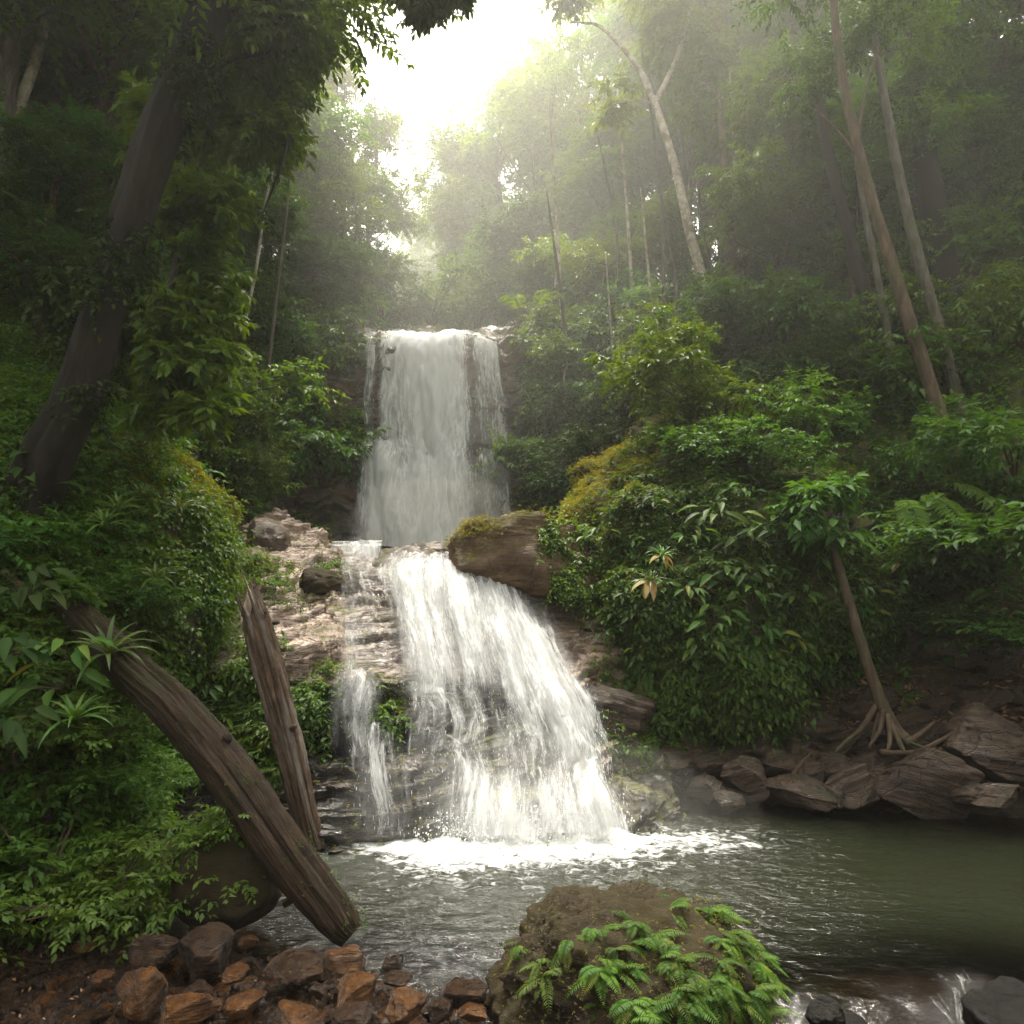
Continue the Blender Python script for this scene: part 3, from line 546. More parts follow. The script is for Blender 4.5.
while k < 280:
    px = rr.uniform(-20, 490); py = rr.uniform(930, 1040)
    if py < 1000-(px-60)*.05 and px > 260 and py < 950+(px-260)*.12: continue
    Y = 1750/(py-590); x = (px-512)/FPX*Y; z = float(Hr(np.array([x]), np.array([Y]))[0]); s = rr.uniform(.05, .12)*(1+.8*(rr.random() > .8))
    c = 'orange' if rr.random() < .5 else 'brown'
    me = BP[k % 6]; o = bpy.data.objects.new('beach_pebble', me); C.objects.link(o)
    if not me.materials: me.materials.append(M['brown'])
    o.material_slots[0].link = 'OBJECT'; o.material_slots[0].material = M[c]
    o.location = (x, Y, z+s*.15); o.scale = (s*1.2, s, s*.85); o.rotation_euler = (rr.uniform(-.4, .4), rr.uniform(-.4, .4), rr.uniform(0, 6))
    tag(o, 'small %s stone among the pebbles of the beach' % ('rusty orange' if c == 'orange' else 'dark brown'), 'stone', 'small %s beach stones' % c); k += 1
# gravel between them
mb = MB(); V0, F0 = ICO[3]; rg = np.random.default_rng(21); V0, F0 = icosphere(1)
for _ in range(2600):
    px = rg.uniform(-40, 500); py = rg.uniform(925, 1050); Y = 1750/(py-590); x = (px-512)/FPX*Y
    z = float(H(np.array([x]), np.array([Y]))[0])
    if z < -.12: continue
    s = rg.uniform(.012, .035); mb.add(V0*s*rg.uniform(.6, 1.3, 3)*(1+.25*rg.normal(size=(len(V0), 1)))+np.array([x, Y, z+.02]), [F0], rg.random())
tag(obj('gravel', mb.mesh('gravel'), M['brown']), kind='stuff')

fb = rock('boulder', 640, 1060, 3.90, 1.52, .86, 1.3, 501, M['mossrock'], 'big moss covered boulder with green ferns in the front of the pool', cuts=0, low=.13, fine=.10, sub=6, sink=.27)
rock('boulder', 832, 1035, 4.0, .20, .2, .2, 502, M['black'], 'small black rock in the outflow beside the ferny boulder', cuts=5, sink=.3)
rock('boulder', 1040, 1066, 4.1, .55, .46, .5, 503, M['black'], 'black wet rock at the right of the outflow cascade', cuts=6, sink=.25)
rock('boulder', 862, 1058, 3.9, .28, .2, .3, 504, M['black'], 'low black rock between the two threads of the outflow', cuts=6, sink=.3)

# ------------------------------------------------------------------ water
def pool_mat():
    m, nt = mat_new('pool_water'); co = geo_pos(nt)
    foam = N(nt, 'Attribute', attribute_name='foam').outputs['Fac']; dep = N(nt, 'Attribute', attribute_name='depth').outputs['Fac']; ch = N(nt, 'Attribute', attribute_name='chop').outputs['Fac']
    w1 = noise(nt, mapping(nt, co, (1., 1.6, 1), (0, 0, .2)), 5.5, 4, .55, .4); w2 = noise(nt, mapping(nt, co, (1., 2.0, 1), (0, 0, -.25)), 15, 4, .6, .3)
    h = math_(nt, 'ADD', math_(nt, 'MULTIPLY', w1, 1.2), math_(nt, 'MULTIPLY', w2, .5))
    nb = N(nt, 'Bump', i_Distance=.06); nt.links.new(h, nb.inputs['Height']); nt.links.new(ch, nb.inputs['Strength'])
    deep = N(nt, 'BsdfDiffuse'); deep.inputs[0].default_value = (.011, .013, .0065, 1)
    tr = N(nt, 'BsdfTransparent'); tr.inputs[0].default_value = (.50, .41, .27, 1)
    body = N(nt, 'MixShader'); nt.links.new(dep, body.inputs[0]); nt.links.new(tr.outputs[0], body.inputs[1]); nt.links.new(deep.outputs[0], body.inputs[2])
    gl = N(nt, 'BsdfGlossy', i_Roughness=.06); nt.links.new(nb.outputs[0], gl.inputs['Normal'])
    fr = N(nt, 'Fresnel', i_IOR=1.33); nt.links.new(nb.outputs[0], fr.inputs['Normal'])
    wat = N(nt, 'MixShader'); nt.links.new(fr.outputs[0], wat.inputs[0]); nt.links.new(body.outputs[0], wat.inputs[1]); nt.links.new(gl.outputs[0], wat.inputs[2])
    fn = noise(nt, mapping(nt, co, (1, 1.5, 1)), 7, 8, .7, 1.2)
    fm = math_(nt, 'ADD', math_(nt, 'MULTIPLY', foam, 1.05), math_(nt, 'MULTIPLY', math_(nt, 'SUBTRACT', fn, .5), 3.2))
    fm = ramp(nt, fm, [(.36, 0.), (1.0, 1.)])
    fm = math_(nt, 'MULTIPLY', fm, math_(nt, 'MULTIPLY', foam, 3., True), True)
    fd = N(nt, 'BsdfDiffuse'); fd.inputs[0].default_value = (.58, .59, .575, 1)
    nt.links.new(bump(nt, noise(nt, co, 22, 5, .7), .6, .04), fd.inputs['Normal'])
    mx = N(nt, 'MixShader'); nt.links.new(fm, mx.inputs[0]); nt.links.new(wat.outputs[0], mx.inputs[1]); nt.links.new(fd.outputs[0], mx.inputs[2])
    o = N(nt, 'OutputMaterial'); nt.links.new(mx.outputs[0], o.inputs[0]); return m
M['pool'] = pool_mat()
wx = np.arange(-6, 10, .05); wy = np.arange(3.2, 10.2, .045); WX, WY = np.meshgrid(wx, wy, indexing='ij')
out = sstep(.95, 1.25, WX)*sstep(3.5, 3.1, WX)
drop = np.where(WY < 4.62, (4.62-WY), 0)
WZ = -drop*(.35+.25*fbm(np.stack([WX*1.5, WY*1.5, WX*0], -1), 2))*out+np.where(drop > 0, .03*fbm(np.stack([WX*6, WY*2, WX*0], -1), 3), 0)
WZ += -(1-out)*np.where(drop > 0, .25*sstep(0, .5, drop), 0)*(WX > .6)
def dist_seg(x, y, a, b):
    a = np.array(a); b = np.array(b); d = b-a; t = np.clip(((x-a[0])*d[0]+(y-a[1])*d[1])/(d@d), 0, 1); return np.hypot(x-a[0]-t*d[0], y-a[1]-t*d[1])
dm = dist_seg(WX, WY, (-.6, 7.22), (.95, 7.4)); dl = dist_seg(WX, WY, (-1.75, 7.25), (-.6, 7.25))
foam = np.exp(-(np.maximum(dm-.2, 0)/.45)**2)*1.0+.55*np.exp(-(dl/.22)**2)
foam = np.maximum(foam, .5*np.exp(-(dm/1.0)**2)); tail = np.exp(-((WY-7.35)/.42)**2)*sstep(.9, 1.6, WX)*sstep(3.3, 1.6, WX); foam = np.maximum(foam, tail*.62)
lip = np.exp(-((WY-4.25-.12*np.sin(WX*2.3))/.33)**2)*out*(.25+.75*sstep(-.1, .5, fbm(np.stack([WX*1.1+4, WY*.3, WX*0], -1), 2)))
foam = np.maximum(foam, lip*.36)
p3 = np.stack([WX, WY, WX*0], -1)
chop = .37+.52*np.exp(-(dm/2.0)**2)+.10*fbm(p3*.8, 2)
WZ += (.006+.05*np.exp(-(dm/.8)**2))*fbm(p3*np.array([4., 5, 1]), 3)+.05*np.exp(-(dm/.35)**2)
depth = sstep(.10, .55, WZ-H(WX, WY)); depth = depth*.97
vis = (H(WX, WY) < WZ+.25)
mw = mk_mesh('water', np.stack([WX, WY, WZ], -1).reshape(-1, 3), [grid_faces(len(wx), len(wy))[:, ::-1]], {'foam': foam.ravel(), 'depth': depth.ravel(), 'chop': np.clip(chop, .05, 1).ravel()})
pool = tag(obj('water', mw, M['pool']), kind='structure')
# stream between the two falls
sx = np.arange(-5.5, 1.5, .1); sy = np.arange(12.4, 17, .1); SX, SY = np.meshgrid(sx, sy, indexing='ij')
ms = mk_mesh('stream', np.stack([SX, SY, 3.27+.03*fbm(np.stack([SX*3, SY*3, SX*0], -1), 2)], -1).reshape(-1, 3), [grid_faces(len(sx), len(sy))[:, ::-1]],
             {'foam': np.exp(-((SY-15.8)/.8)**2).ravel()*.8, 'depth': np.full(SX.size, .8), 'chop': np.full(SX.size, .5)})
tag(obj('stream', ms, M['pool']), kind='structure')
stx = np.arange(-4, 0, .1); sty = np.arange(17.2, 30, .2); TX, TY = np.meshgrid(stx, sty, indexing='ij')

def fall_mat(name, su, sv, seed, soft=.25):
    """white water: streaks run along v (metres); 'dens' on the mesh says how thick the water is"""
    m, nt = mat_new(name); uv = N(nt, 'TexCoord').outputs['UV']
    mp = N(nt, 'Mapping'); mp.inputs['Location'].default_value = (seed*3.7, seed*1.3, 0); nt.links.new(uv, mp.inputs['Vector'])
    s1 = noise(nt, mapping(nt, mp.outputs[0], (su, sv, 1)), 1., 5, .6, .35); s2 = noise(nt, mapping(nt, mp.outputs[0], (su*3.6, sv*3.2, 1)), 1., 5, .7, .3)
    s3 = noise(nt, mapping(nt, mp.outputs[0], (su*.25, sv*.3, 1)), 1., 3, .5)
    d = N(nt, 'Attribute', attribute_name='dens').outputs['Fac']
    s = math_(nt, 'ADD', math_(nt, 'ADD', math_(nt, 'MULTIPLY', s1, .65), math_(nt, 'MULTIPLY', s2, .42)), math_(nt, 'MULTIPLY', s3, .58))
    a = math_(nt, 'ADD', math_(nt, 'MULTIPLY', math_(nt, 'SUBTRACT', s, .825), 1.5), math_(nt, 'SUBTRACT', math_(nt, 'MULTIPLY', d, .72), .38))
    mr = N(nt, 'MapRange', interpolation_type='SMOOTHSTEP'); mr.inputs['From Min'].default_value = -.02; mr.inputs['From Max'].default_value = soft
    nt.links.new(a, mr.inputs[0]); mr.inputs['To Max'].default_value = .93
    al = math_(nt, 'MULTIPLY', math_(nt, 'MAXIMUM', mr.outputs[0], math_(nt, 'MULTIPLY', math_(nt, 'POWER', d, 4.), .55)), math_(nt, 'MULTIPLY', d, 6., True))
    df = N(nt, 'BsdfDiffuse'); df.inputs[0].default_value = (.76, .765, .755, 1); nt.links.new(bump(nt, s, .5, .08), df.inputs['Normal'])
    tl = N(nt, 'BsdfTranslucent'); tl.inputs[0].default_value = (.78, .785, .775, 1)
    wm = N(nt, 'MixShader', i_0=.5); nt.links.new(df.outputs[0], wm.inputs[1]); nt.links.new(tl.outputs[0], wm.inputs[2])
    tr = N(nt, 'BsdfTransparent'); mx = N(nt, 'MixShader'); nt.links.new(al, mx.inputs[0]); nt.links.new(tr.outputs[0], mx.inputs[1]); nt.links.new(wm.outputs[0], mx.inputs[2])
    o = N(nt, 'OutputMaterial'); nt.links.new(mx.outputs[0], o.inputs[0]); return m
FM = [fall_mat('falling_water_%s' % k, su, sv, sd, so) for k, su, sv, sd, so in (('fine', 13, 1.9, 1, .55), ('coarse', 7, 1.1, 2, .6), ('loose', 19, 2.8, 3, .5))]
def gauss(x, c, w): return np.exp(-((x-c)/w)**2)
def table(u, v, us, vs, T):
    T = np.asarray(T, float); i = np.clip(np.searchsorted(us, u)-1, 0, len(us)-2); j = np.clip(np.searchsorted(vs, v)-1, 0, len(vs)-2)
    us = np.asarray(us, float); vs = np.asarray(vs, float)
    a = np.clip((u-us[i])/(us[i+1]-us[i]), 0, 1); b = np.clip((v-vs[j])/(vs[j+1]-vs[j]), 0, 1)
    return T[i, j]*(1-a)*(1-b)+T[i+1, j]*a*(1-b)+T[i, j+1]*(1-a)*b+T[i+1, j+1]*a*b
def water_sheet(name, P, dens, mat, parent):
    """uv in metres along the sheet"""
    L = np.concatenate([np.zeros((P.shape[0], 1)), np.cumsum(np.linalg.norm(np.diff(P, axis=1), axis=-1), 1)], 1)
    W = np.concatenate([np.zeros((1, P.shape[1])), np.cumsum(np.linalg.norm(np.diff(P, axis=0), axis=-1), 0)], 0); W = np.broadcast_to(W.mean(1, keepdims=True), W.shape)
    n1, n2 = P.shape[:2]
    me = mk_mesh(name, P.reshape(-1, 3), [grid_faces(n1, n2)[:, ::-1]], {'dens': dens.ravel()}, np.stack([W, L], -1).reshape(-1, 2))
    return obj(name, me, mat, parent)
def droplets(mb, P, Nn, dens, n, r, spread=.12, ln=(.02, .07), wd=.0032):
    """short white threads and drops flung off the sheet, along the flow"""
    w = np.clip(dens, 0, 1).ravel()**1.2; idx = r.choice(len(w), n, p=w/w.sum()); T = nrm(np.gradient(P, axis=1)).reshape(-1, 3)
    p = P.reshape(-1, 3)[idx]+Nn.reshape(-1, 3)[idx]*np.abs(r.normal(0, spread, (n, 1)))+r.normal(0, .03, (n, 3)); t = nrm(T[idx]*.8+np.array([0, 0, -.5])+r.normal(0, .16, (n, 3)))
    l = r.uniform(*ln, (n, 1)); s = nrm(np.cross(t, r.normal(size=(n, 3))))*r.uniform(.4, 1.3, (n, 1))*wd; q = np.cross(t, s)
    V = np.stack([p-t*l*.5, p+s, p+q, p-s, p-q, p+t*l*.5], 1)
    b = np.arange(n)[:, None]*6; F = np.concatenate([b+np.array([[0, 1, 2]]), b+np.array([[0, 2, 3]]), b+np.array([[0, 3, 4]]), b+np.array([[0, 4, 1]]), b+np.array([[5, 2, 1]]), b+np.array([[5, 3, 2]]), b+np.array([[5, 4, 3]]), b+np.array([[5, 1, 4]])])
    mb.add(V, [F], r.random())
def foam_mat():
    m, nt = mat_new('white_spray'); d = N(nt, 'BsdfDiffuse'); d.inputs[0].default_value = (.85, .85, .84, 1); t = N(nt, 'BsdfTranslucent'); t.inputs[0].default_value = (.85, .85, .84, 1)
    mx = N(nt, 'MixShader', i_0=.4); o = N(nt, 'OutputMaterial'); nt.links.new(d.outputs[0], mx.inputs[1]); nt.links.new(t.outputs[0], mx.inputs[2]); nt.links.new(mx.outputs[0], o.inputs[0]); return m
M['spray'] = foam_mat()

# lower fall, thrown off the ledge surface
lf = empty('waterfall', at(470, 700, 8.8), 'wide white lower cascade fanning over the ledge into the pool', 'waterfall')
lfl = np.array(lf.location)
us = [2.6, 2.85, 3.1, 3.35, 3.7, 4.0, 4.4, 4.8, 5.2, 5.6, 6.0, 6.4, 6.7, 6.95, 7.2, 7.5]; vs = [.6, 1.3, 2., 2.9, 3.6, 4.6, 5.6, 6.6, 7.3, 8.1, 8.6]
T = [[.0,.0,.0,.0,0,0,.0,.0,.0,.0,.0],
 [.2,.22,.25,.4,.35,.5,.45,.35,.35,.3,.25],
 [.55,.6,.5,.6,.68,.72,.6,.55,.55,.5,.45],
 [.5,.5,.4,.45,.42,.65,.6,.6,.72,.62,.5],
 [.45,.40,.32,.22,.0,.0,.0,.15,.42,.42,.35],
 [.75,.75,.66,.55,.45,.42,.4,.36,.35,.35,.3],
 [.8,.9,.88,.80,.72,.68,.62,.6,.68,.68,.6],
 [.8,.95,.85,.75,.62,.55,.55,.6,.85,.85,.8],
 [.75,.95,.9,.70,.5,.5,.55,.5,.75,.85,.85],
 [.7,.9,.95,.9,.75,.62,.55,.55,.6,.7,.75],
 [.5,.8,.95,.95,.92,.85,.8,.75,.75,.8,.85],
 [.2,.65,.85,.95,.95,.92,.9,.88,.86,.88,.9],
 [.0,.35,.5,.6,.6,.5,.4,.32,.26,.24,.22],
 [.0,.0,.15,.25,.3,.25,.15,.08,.05,.0,.0],
 [.0,.0,.0,.0,.0,.03,.03,.0,.0,.0,.0],
 [.0,.0,.0,.0,.0,.0,.0,.0,.0,.0,.0]]
a0, a1 = int(2.6/8*nu), int(7.5/8*nu)+1; b0, b1 = int(.55/9*nv), int(8.7/9*nv)
Q = LP2[a0:a1, b0:b1]; QN = LN[a0:a1, b0:b1]; QU = ui[a0:a1, b0:b1]; QV = vi[a0:a1, b0:b1]
# smooth the sheet a little so that it bridges the rock's small steps
def smooth(P, k):
    for _ in range(k):
        P = P.copy(); P[1:-1] = (P[:-2]+2*P[1:-1]+P[2:])/4; P[:, 1:-1] = (P[:, :-2]+2*P[:, 1:-1]+P[:, 2:])/4
    return P
Qs = smooth(LP[a0:a1, b0:b1], 40); D = table(QU, QV, us, vs, T)
_rp = fbm(np.stack([QU*3.2, QV*.22, QU*0], -1), 3)+.5*fbm(np.stack([QU*8, QV*.35, QU*0+4], -1), 2); D = D*np.clip(.90+.20*sstep(-.5, .35, _rp)-.16*sstep(3.0, 4.5, QV)*sstep(8., 6.5, QV)*sstep(.1, -.5, _rp), 0, 1.1)
thick = .05+.20*sstep(4.6, 6.2, QU)*sstep(1, 4, QV)*D
p3 = Q*np.array([3, 3, 1.2])
for k, off in enumerate((.02, .07, .13)):
    Pk = Qs+QN*(.19+.07*sstep(5., 4., QU)+.07*sstep(3.7, 3.5, QU)+off+thick*(.3+.35*k)+.035*fbm(np.stack([QU*9, QV*.8, QU*0+k*9], -1), 3)+.02*fbm(p3+k*9, 2))[..., None]
    water_sheet('water_veil', Pk-lfl, np.clip(D*1.06-.03*k, 0, 1.05), FM[k], lf)
mb = MB(); r5 = np.random.default_rng(5)
droplets(mb, Qs+QN*.15-lfl, QN, D**2*sstep(1.5, 4, QV)+1e-5, 1600, r5, .08)
droplets(mb, Qs+QN*.15-lfl, QN, (D*sstep(6.8, 7.4, QU+QV*.02)+1.5*D*gauss(QU, 6.65, .25))*sstep(2, 4, QV)+1e-5, 900, r5, .14)
# splash where it lands
n = 2600; tt = r5.random((n, 1)); base = np.array([-.75, 7.25, .0])*(1-tt)+np.array([.95, 7.45, .0])*tt
pp = base+np.c_[r5.normal(0, .16, n), r5.normal(-.02, .13, n), np.abs(r5.normal(0, .13, n))]
I1, J1 = icosphere(1); s_ = r5.uniform(.003, .011, n)
mb.add((I1[None]*s_[:, None, None]+(pp-lfl)[:, None]).reshape(-1, 3), [(J1[None]+np.arange(n)[:, None, None]*len(I1)).reshape(-1, 3)], 0.)
obj('spray', mb.mesh('spray'), M['spray'], lf)

# upper fall
ufw = empty('waterfall', at(435, 440, 16.4), 'tall white upper waterfall dropping from the cliff lip', 'waterfall'); ufl = np.array(ufw.location)
UF = [
 [(366,345.,17.9),(367,348.,17.1),(366,400,16.85),(364,438,16.5),(360,452,16.1),(355,512,15.75),(352,556,15.5)],
 [(384,345.,17.9),(384,348.,17.0),(383,400,16.65),(382,440,16.4),(380,455,16.0),(378,512,15.7),(376,556,15.45)],
 [(402,343.,17.9),(402,346.,16.9),(400,400,16.5),(400,445,16.3),(399,465,15.95),(398,512,15.65),(398,556,15.4)],
 [(430,342.,17.9),(430,345.,16.8),(430,400,16.45),(430,450,16.3),(430,475,16.05),(430,512,15.85),(430,556,15.5)],
 [(455,342.,17.9),(456,345.,16.8),(458,400,16.5),(459,450,16.3),(460,475,16.05),(461,512,15.9),(462,556,15.6)],
 [(478,344.,17.9),(480,348.,16.9),(484,400,16.6),(487,450,16.35),(488,465,16.1),(490,512,15.95),(492,556,15.7)],
 [(493,348.,17.9),(496,353.,17.2),(500,400,17.0),(504,450,16.7),(507,465,16.45),(511,512,16.2),(514,556,15.9)]]
P = loft(UF, 160, 200); Nn = grid_normals(P); u6 = np.broadcast_to(np.linspace(0, 6, 160)[:, None], (160, 200)); v6 = np.broadcast_to(np.linspace(0, 6, 200)[None], (160, 200))
us = [0, .25, .5, .85, 1.1, 1.6, 2., 2.6, 3.2, 3.8, 4.2, 4.5, 5., 5.4, 5.7, 6.]; vs = [0, 1, 1.5, 2, 2.6, 3.2, 3.8, 4.5, 5.3, 6]
T = [[0,.0,0,0,0,0,.1,.1,.2,.3],
 [.5,.62,.55,.5,.4,.25,.5,.5,.5,.5],
 [.5,.62,.55,.5,.45,.4,.75,.7,.65,.6],
 [.1,.1,.1,.1,.15,.45,.8,.88,.85,.8],
 [.6,.55,.5,.55,.6,.62,.8,.95,.95,.9],
 [.95,.92,.82,.75,.7,.66,.7,.85,.88,.85],
 [.95,.92,.8,.7,.64,.62,.65,.75,.8,.85],
 [.95,.95,.92,.88,.85,.8,.8,.82,.85,.9],
 [.95,.95,.95,.92,.9,.86,.85,.85,.85,.9],
 [.95,.95,.9,.85,.8,.8,.8,.8,.8,.85],
 [.8,.75,.8,.8,.75,.62,.6,.6,.6,.7],
 [.5,.45,.4,.45,.45,.4,.5,.45,.42,.5],
 [.8,.72,.62,.58,.52,.45,.6,.55,.5,.5],
 [.8,.75,.65,.55,.5,.42,.5,.45,.45,.45],
 [.7,.7,.66,.6,.55,.55,.55,.6,.65,.6],
 [.1,.1,.1,.1,.1,.1,.1,.1,.2,.2]]
D = table(u6, v6, us, vs, T)
for k, off in enumerate((.10, .17, .24)):
    water_sheet('water_veil', P+Nn*(off+.12*fbm(P*np.array([2.2, 2.2, .5])+k*7, 3))[..., None]-ufl, np.clip(D*1.3-.02*k, 0, 1.18), FM[k], ufw)
mb = MB(); droplets(mb, P-ufl, Nn, D*sstep(1, 2, v6)+1e-4, 1600, r5, .12, (.04, .14), .005)
obj('spray', mb.mesh('spray'), M['spray'], ufw)

# small white step between them
sf = empty('waterfall', at(360, 562, 12.5), 'short white step of falling water between the two big falls', 'waterfall'); sfl = np.array(sf.location)
SF = [[(331,546,13.2),(330,549,12.5),(333,562,12.25),(337,576,12.0),(350,592,11.2)],[(345,546,13.2),(345,549,12.4),(348,562,12.1),(352,577,11.85),(368,594,11.0)],
      [(362,546,13.2),(362,548,12.4),(365,562,12.1),(370,577,11.85),(385,592,10.9)],[(386,545,13.2),(384,547,12.5),(382,560,12.3),(388,576,12.0),(400,590,11.0)]]
P = loft(SF, 60, 60); Nn = grid_normals(P); uu = np.broadcast_to(np.linspace(0, 1, 60)[:, None], (60, 60))
D = .9*sstep(0, .08, uu)*sstep(1, .93, uu)
for k in range(2): water_sheet('water_veil', P+Nn*(.03+.06*k+.03*fbm(P*3+k, 2))[..., None]-sfl, D-.1*k, FM[k], sf)

of = empty('waterfall', at(890, 985, 4.4), 'thin white threads of water spilling out of the pool at the lower right', 'waterfall'); ofl = np.array(of.location)
OF = [[(775,962,4.75),(778,975,4.6),(780,1000,4.4),(778,1030,4.2),(775,1070,3.95)],[(815,960,4.75),(815,972,4.6),(812,996,4.42),(806,1030,4.2),(800,1070,3.95)],[(862,950,4.85),(870,964,4.66),(886,990,4.45),(905,1020,4.25),(925,1065,3.98)],
      [(900,948,4.9),(912,962,4.7),(930,985,4.5),(948,1018,4.28),(960,1065,3.98)],[(930,948,4.9),(940,958,4.75),(950,972,4.66),(956,1012,4.5),(962,1065,4.1)],[(985,946,4.9),(982,956,4.75),(984,968,4.68),(986,1010,4.52),(990,1065,4.1)],[(1020,945,4.9),(1020,955,4.8),(1024,966,4.7),(1028,1000,4.55),(1034,1060,4.15)]]
P = loft(OF, 150, 90); P[..., 2] = np.minimum(P[..., 2], .012); Nn = np.zeros_like(P); Nn[..., 2] = 1; uu = np.broadcast_to(np.linspace(0, 6, 150)[:, None], (150, 90)); vv = np.broadcast_to(np.linspace(0, 4, 90)[None], (150, 90))
D = table(uu, vv, [0, .4, .8, 1.2, 1.6, 2., 2.5, 3., 3.5, 4., 4.5, 5., 5.4, 6.], [0, .6, 1.2, 2, 3, 4], [[0,.0,.1,.3,.3,.3],[0,.1,.5,.62,.6,.5],[0,.1,.5,.6,.55,.5],[0,0,.05,.1,.2,.2],[0,.1,.15,.1,.1,.2],[0,.4,.45,.4,.35,.4],[0,.2,.42,.45,.5,.5],[0,.4,.36,.42,.6,.6],[0,.1,.3,.45,.62,.6],[0,.35,.5,.6,.65,.65],[0,.4,.56,.62,.6,.6],[0,.3,.5,.55,.5,.5],[0,.2,.25,.1,.1,.1],[0,.3,.2,0,0,0]])
for k in range(2): water_sheet('water_veil', P+Nn*(.03+.03*k+.018*fbm(np.stack([uu*5, vv*.9, uu*0+k*5], -1), 3))[..., None]-ofl, D*.78, FM[k*2], of)

# mist: thin spray where the falls land, and a wide body up the valley
def mist(name, c, dims, dens):
    m, nt = mat_new(name); pv = N(nt, 'VolumePrincipled'); pv.inputs['Color'].default_value = (1., .975, .90, 1); pv.inputs['Density'].default_value = dens; pv.inputs['Anisotropy'].default_value = .3
    o = N(nt, 'OutputMaterial'); nt.links.new(pv.outputs[0], o.inputs['Volume'])
    V, F = ICO[4]; V = V*(1+.22*fbm(V*1.4+c[0], 3))[:, None]*np.array(dims)
    return tag(obj('mist', mk_mesh('mist', V, [F]), m, None, c), kind='stuff')
mist('mist', (.25, 7.35, .15), (2.2, .9, .9), .05)
mist('mist', (-1.5, 38, 20), (36, 28.5, 26), .0105)  # added to lay glow over the gap and far trees, leaving near air clear
mist('mist', (-1.6, 15.4, 3.9), (1.9, .7, 1.3), .22)
# ------------------------------------------------------------------ leaves
LEAF4 = (np.array([(0, 0, 0), (.45, .5, .09), (1, 0, -.12), (.45, -.5, .09)]), [np.array([[0, 2, 1]]), np.array([[0, 3, 2]])])
_t = [0, .18, .45, .75, 1]; _w = [.06, .36, .5, .33, .02]; _v = []; _f = []
for i, (t, w) in enumerate(zip(_t, _w)):
    hb = .12*t-.38*t*t; _v += [(t, w, hb+.10*w*2), (t, 0, hb), (t, -w, hb+.10*w*2)]
    if i: b = 3*i; _f += [(b-3, b-2, b+1, b), (b-2, b-1, b+2, b+1)]
LEAF15 = (np.array(_v, float), [np.array(_f)[:, ::-1]])
def leaf_geo(mb, tpl, pos, dr, up, ln, wd, rnd):
    """many leaves at once; ln, wd (n,)"""
    T, Fs = tpl; n = len(pos); dr = nrm(dr); sd = nrm(np.cross(up, dr)); nn = np.cross(dr, sd)
    ln = np.broadcast_to(ln, (n,)); wd = np.broadcast_to(wd, (n,)); rnd = np.broadcast_to(rnd, (n,))
    V = pos[:, None]+dr[:, None]*(T[None, :, 0:1]*ln[:, None, None])+sd[:, None]*(T[None, :, 1:2]*wd[:, None, None])+nn[:, None]*(T[None, :, 2:3]*ln[:, None, None])
    b = (np.arange(n)*len(T))[:, None, None]
    mb.add(V.reshape(-1, 3), [(F[None]+b).reshape(-1, F.shape[1]) for F in Fs], np.repeat(rnd, len(T)))
def sprays(mb, r, org, dr, L, nl, ll, lw, tpl=LEAF4, droop=.4, hang=.25, spread=.8, jit=.25, rnd=None, t0=.12):
    """leafy twigs: leaves in alternate rows along a drooping twig"""
    n = len(org); dr = nrm(dr); L = np.broadcast_to(L, (n,)); t = (np.arange(nl)+.5)/nl*(1-t0)+t0
    t = t[None]+r.normal(0, .02, (n, nl)); dn = np.array([0, 0, -1.])
    p = org[:, None]+dr[:, None]*(L[:, None]*t)[..., None]+dn*(droop*.5*L[:, None]*t*t)[..., None]
    td = nrm(dr[:, None]+dn*(droop*t)[..., None]); sd = nrm(np.cross(td, np.array([0, 0, 1.])+r.normal(0, .15, (n, 1, 3))))
    sg = np.where(np.arange(nl) % 2 == 0, 1., -1.)[None, :, None]
    tip = sstep(.8, 1., t)[..., None]
    d = td*(.45+.6*tip)+sd*sg*spread*(1-tip)+dn*hang+r.normal(0, jit, (n, nl, 3))
    up = np.array([0, 0, 1.])+r.normal(0, .35, (n, nl, 3))+td*.2
    s = r.uniform(.65, 1.2, (n, nl)); rv = np.clip((r.random((n, 1)) if rnd is None else np.broadcast_to(rnd, (n,))[:, None])*.6+r.random((n, nl))*.4, 0, 1)
    leaf_geo(mb, tpl, p.reshape(-1, 3), d.reshape(-1, 3), up.reshape(-1, 3), (ll*s).ravel(), (lw*s).ravel(), rv.ravel())
def rdir(r, n): return nrm(r.normal(size=(n, 3)))

def crown_clumps(mb, r, cen, rad, ntw, nl, ll, lw, flat=.6, **kw):
    """clumps of leafy twigs; cen (n,3), rad (n,)"""
    n = len(cen); d = rdir(r, n*ntw); d[:, 2] = d[:, 2]*flat+.10; c = np.repeat(cen, ntw, 0); R_ = np.repeat(rad, ntw)
    o = c+d*(R_*r.uniform(.05, .5, n*ntw))[:, None]; rv = np.repeat(r.random(n), ntw)*.5+r.random(n*ntw)*.5
    sprays(mb, r, o, d+np.array([0, 0, .05]), R_*r.uniform(.5, .95, n*ntw), nl, ll, lw, rnd=rv, **kw)

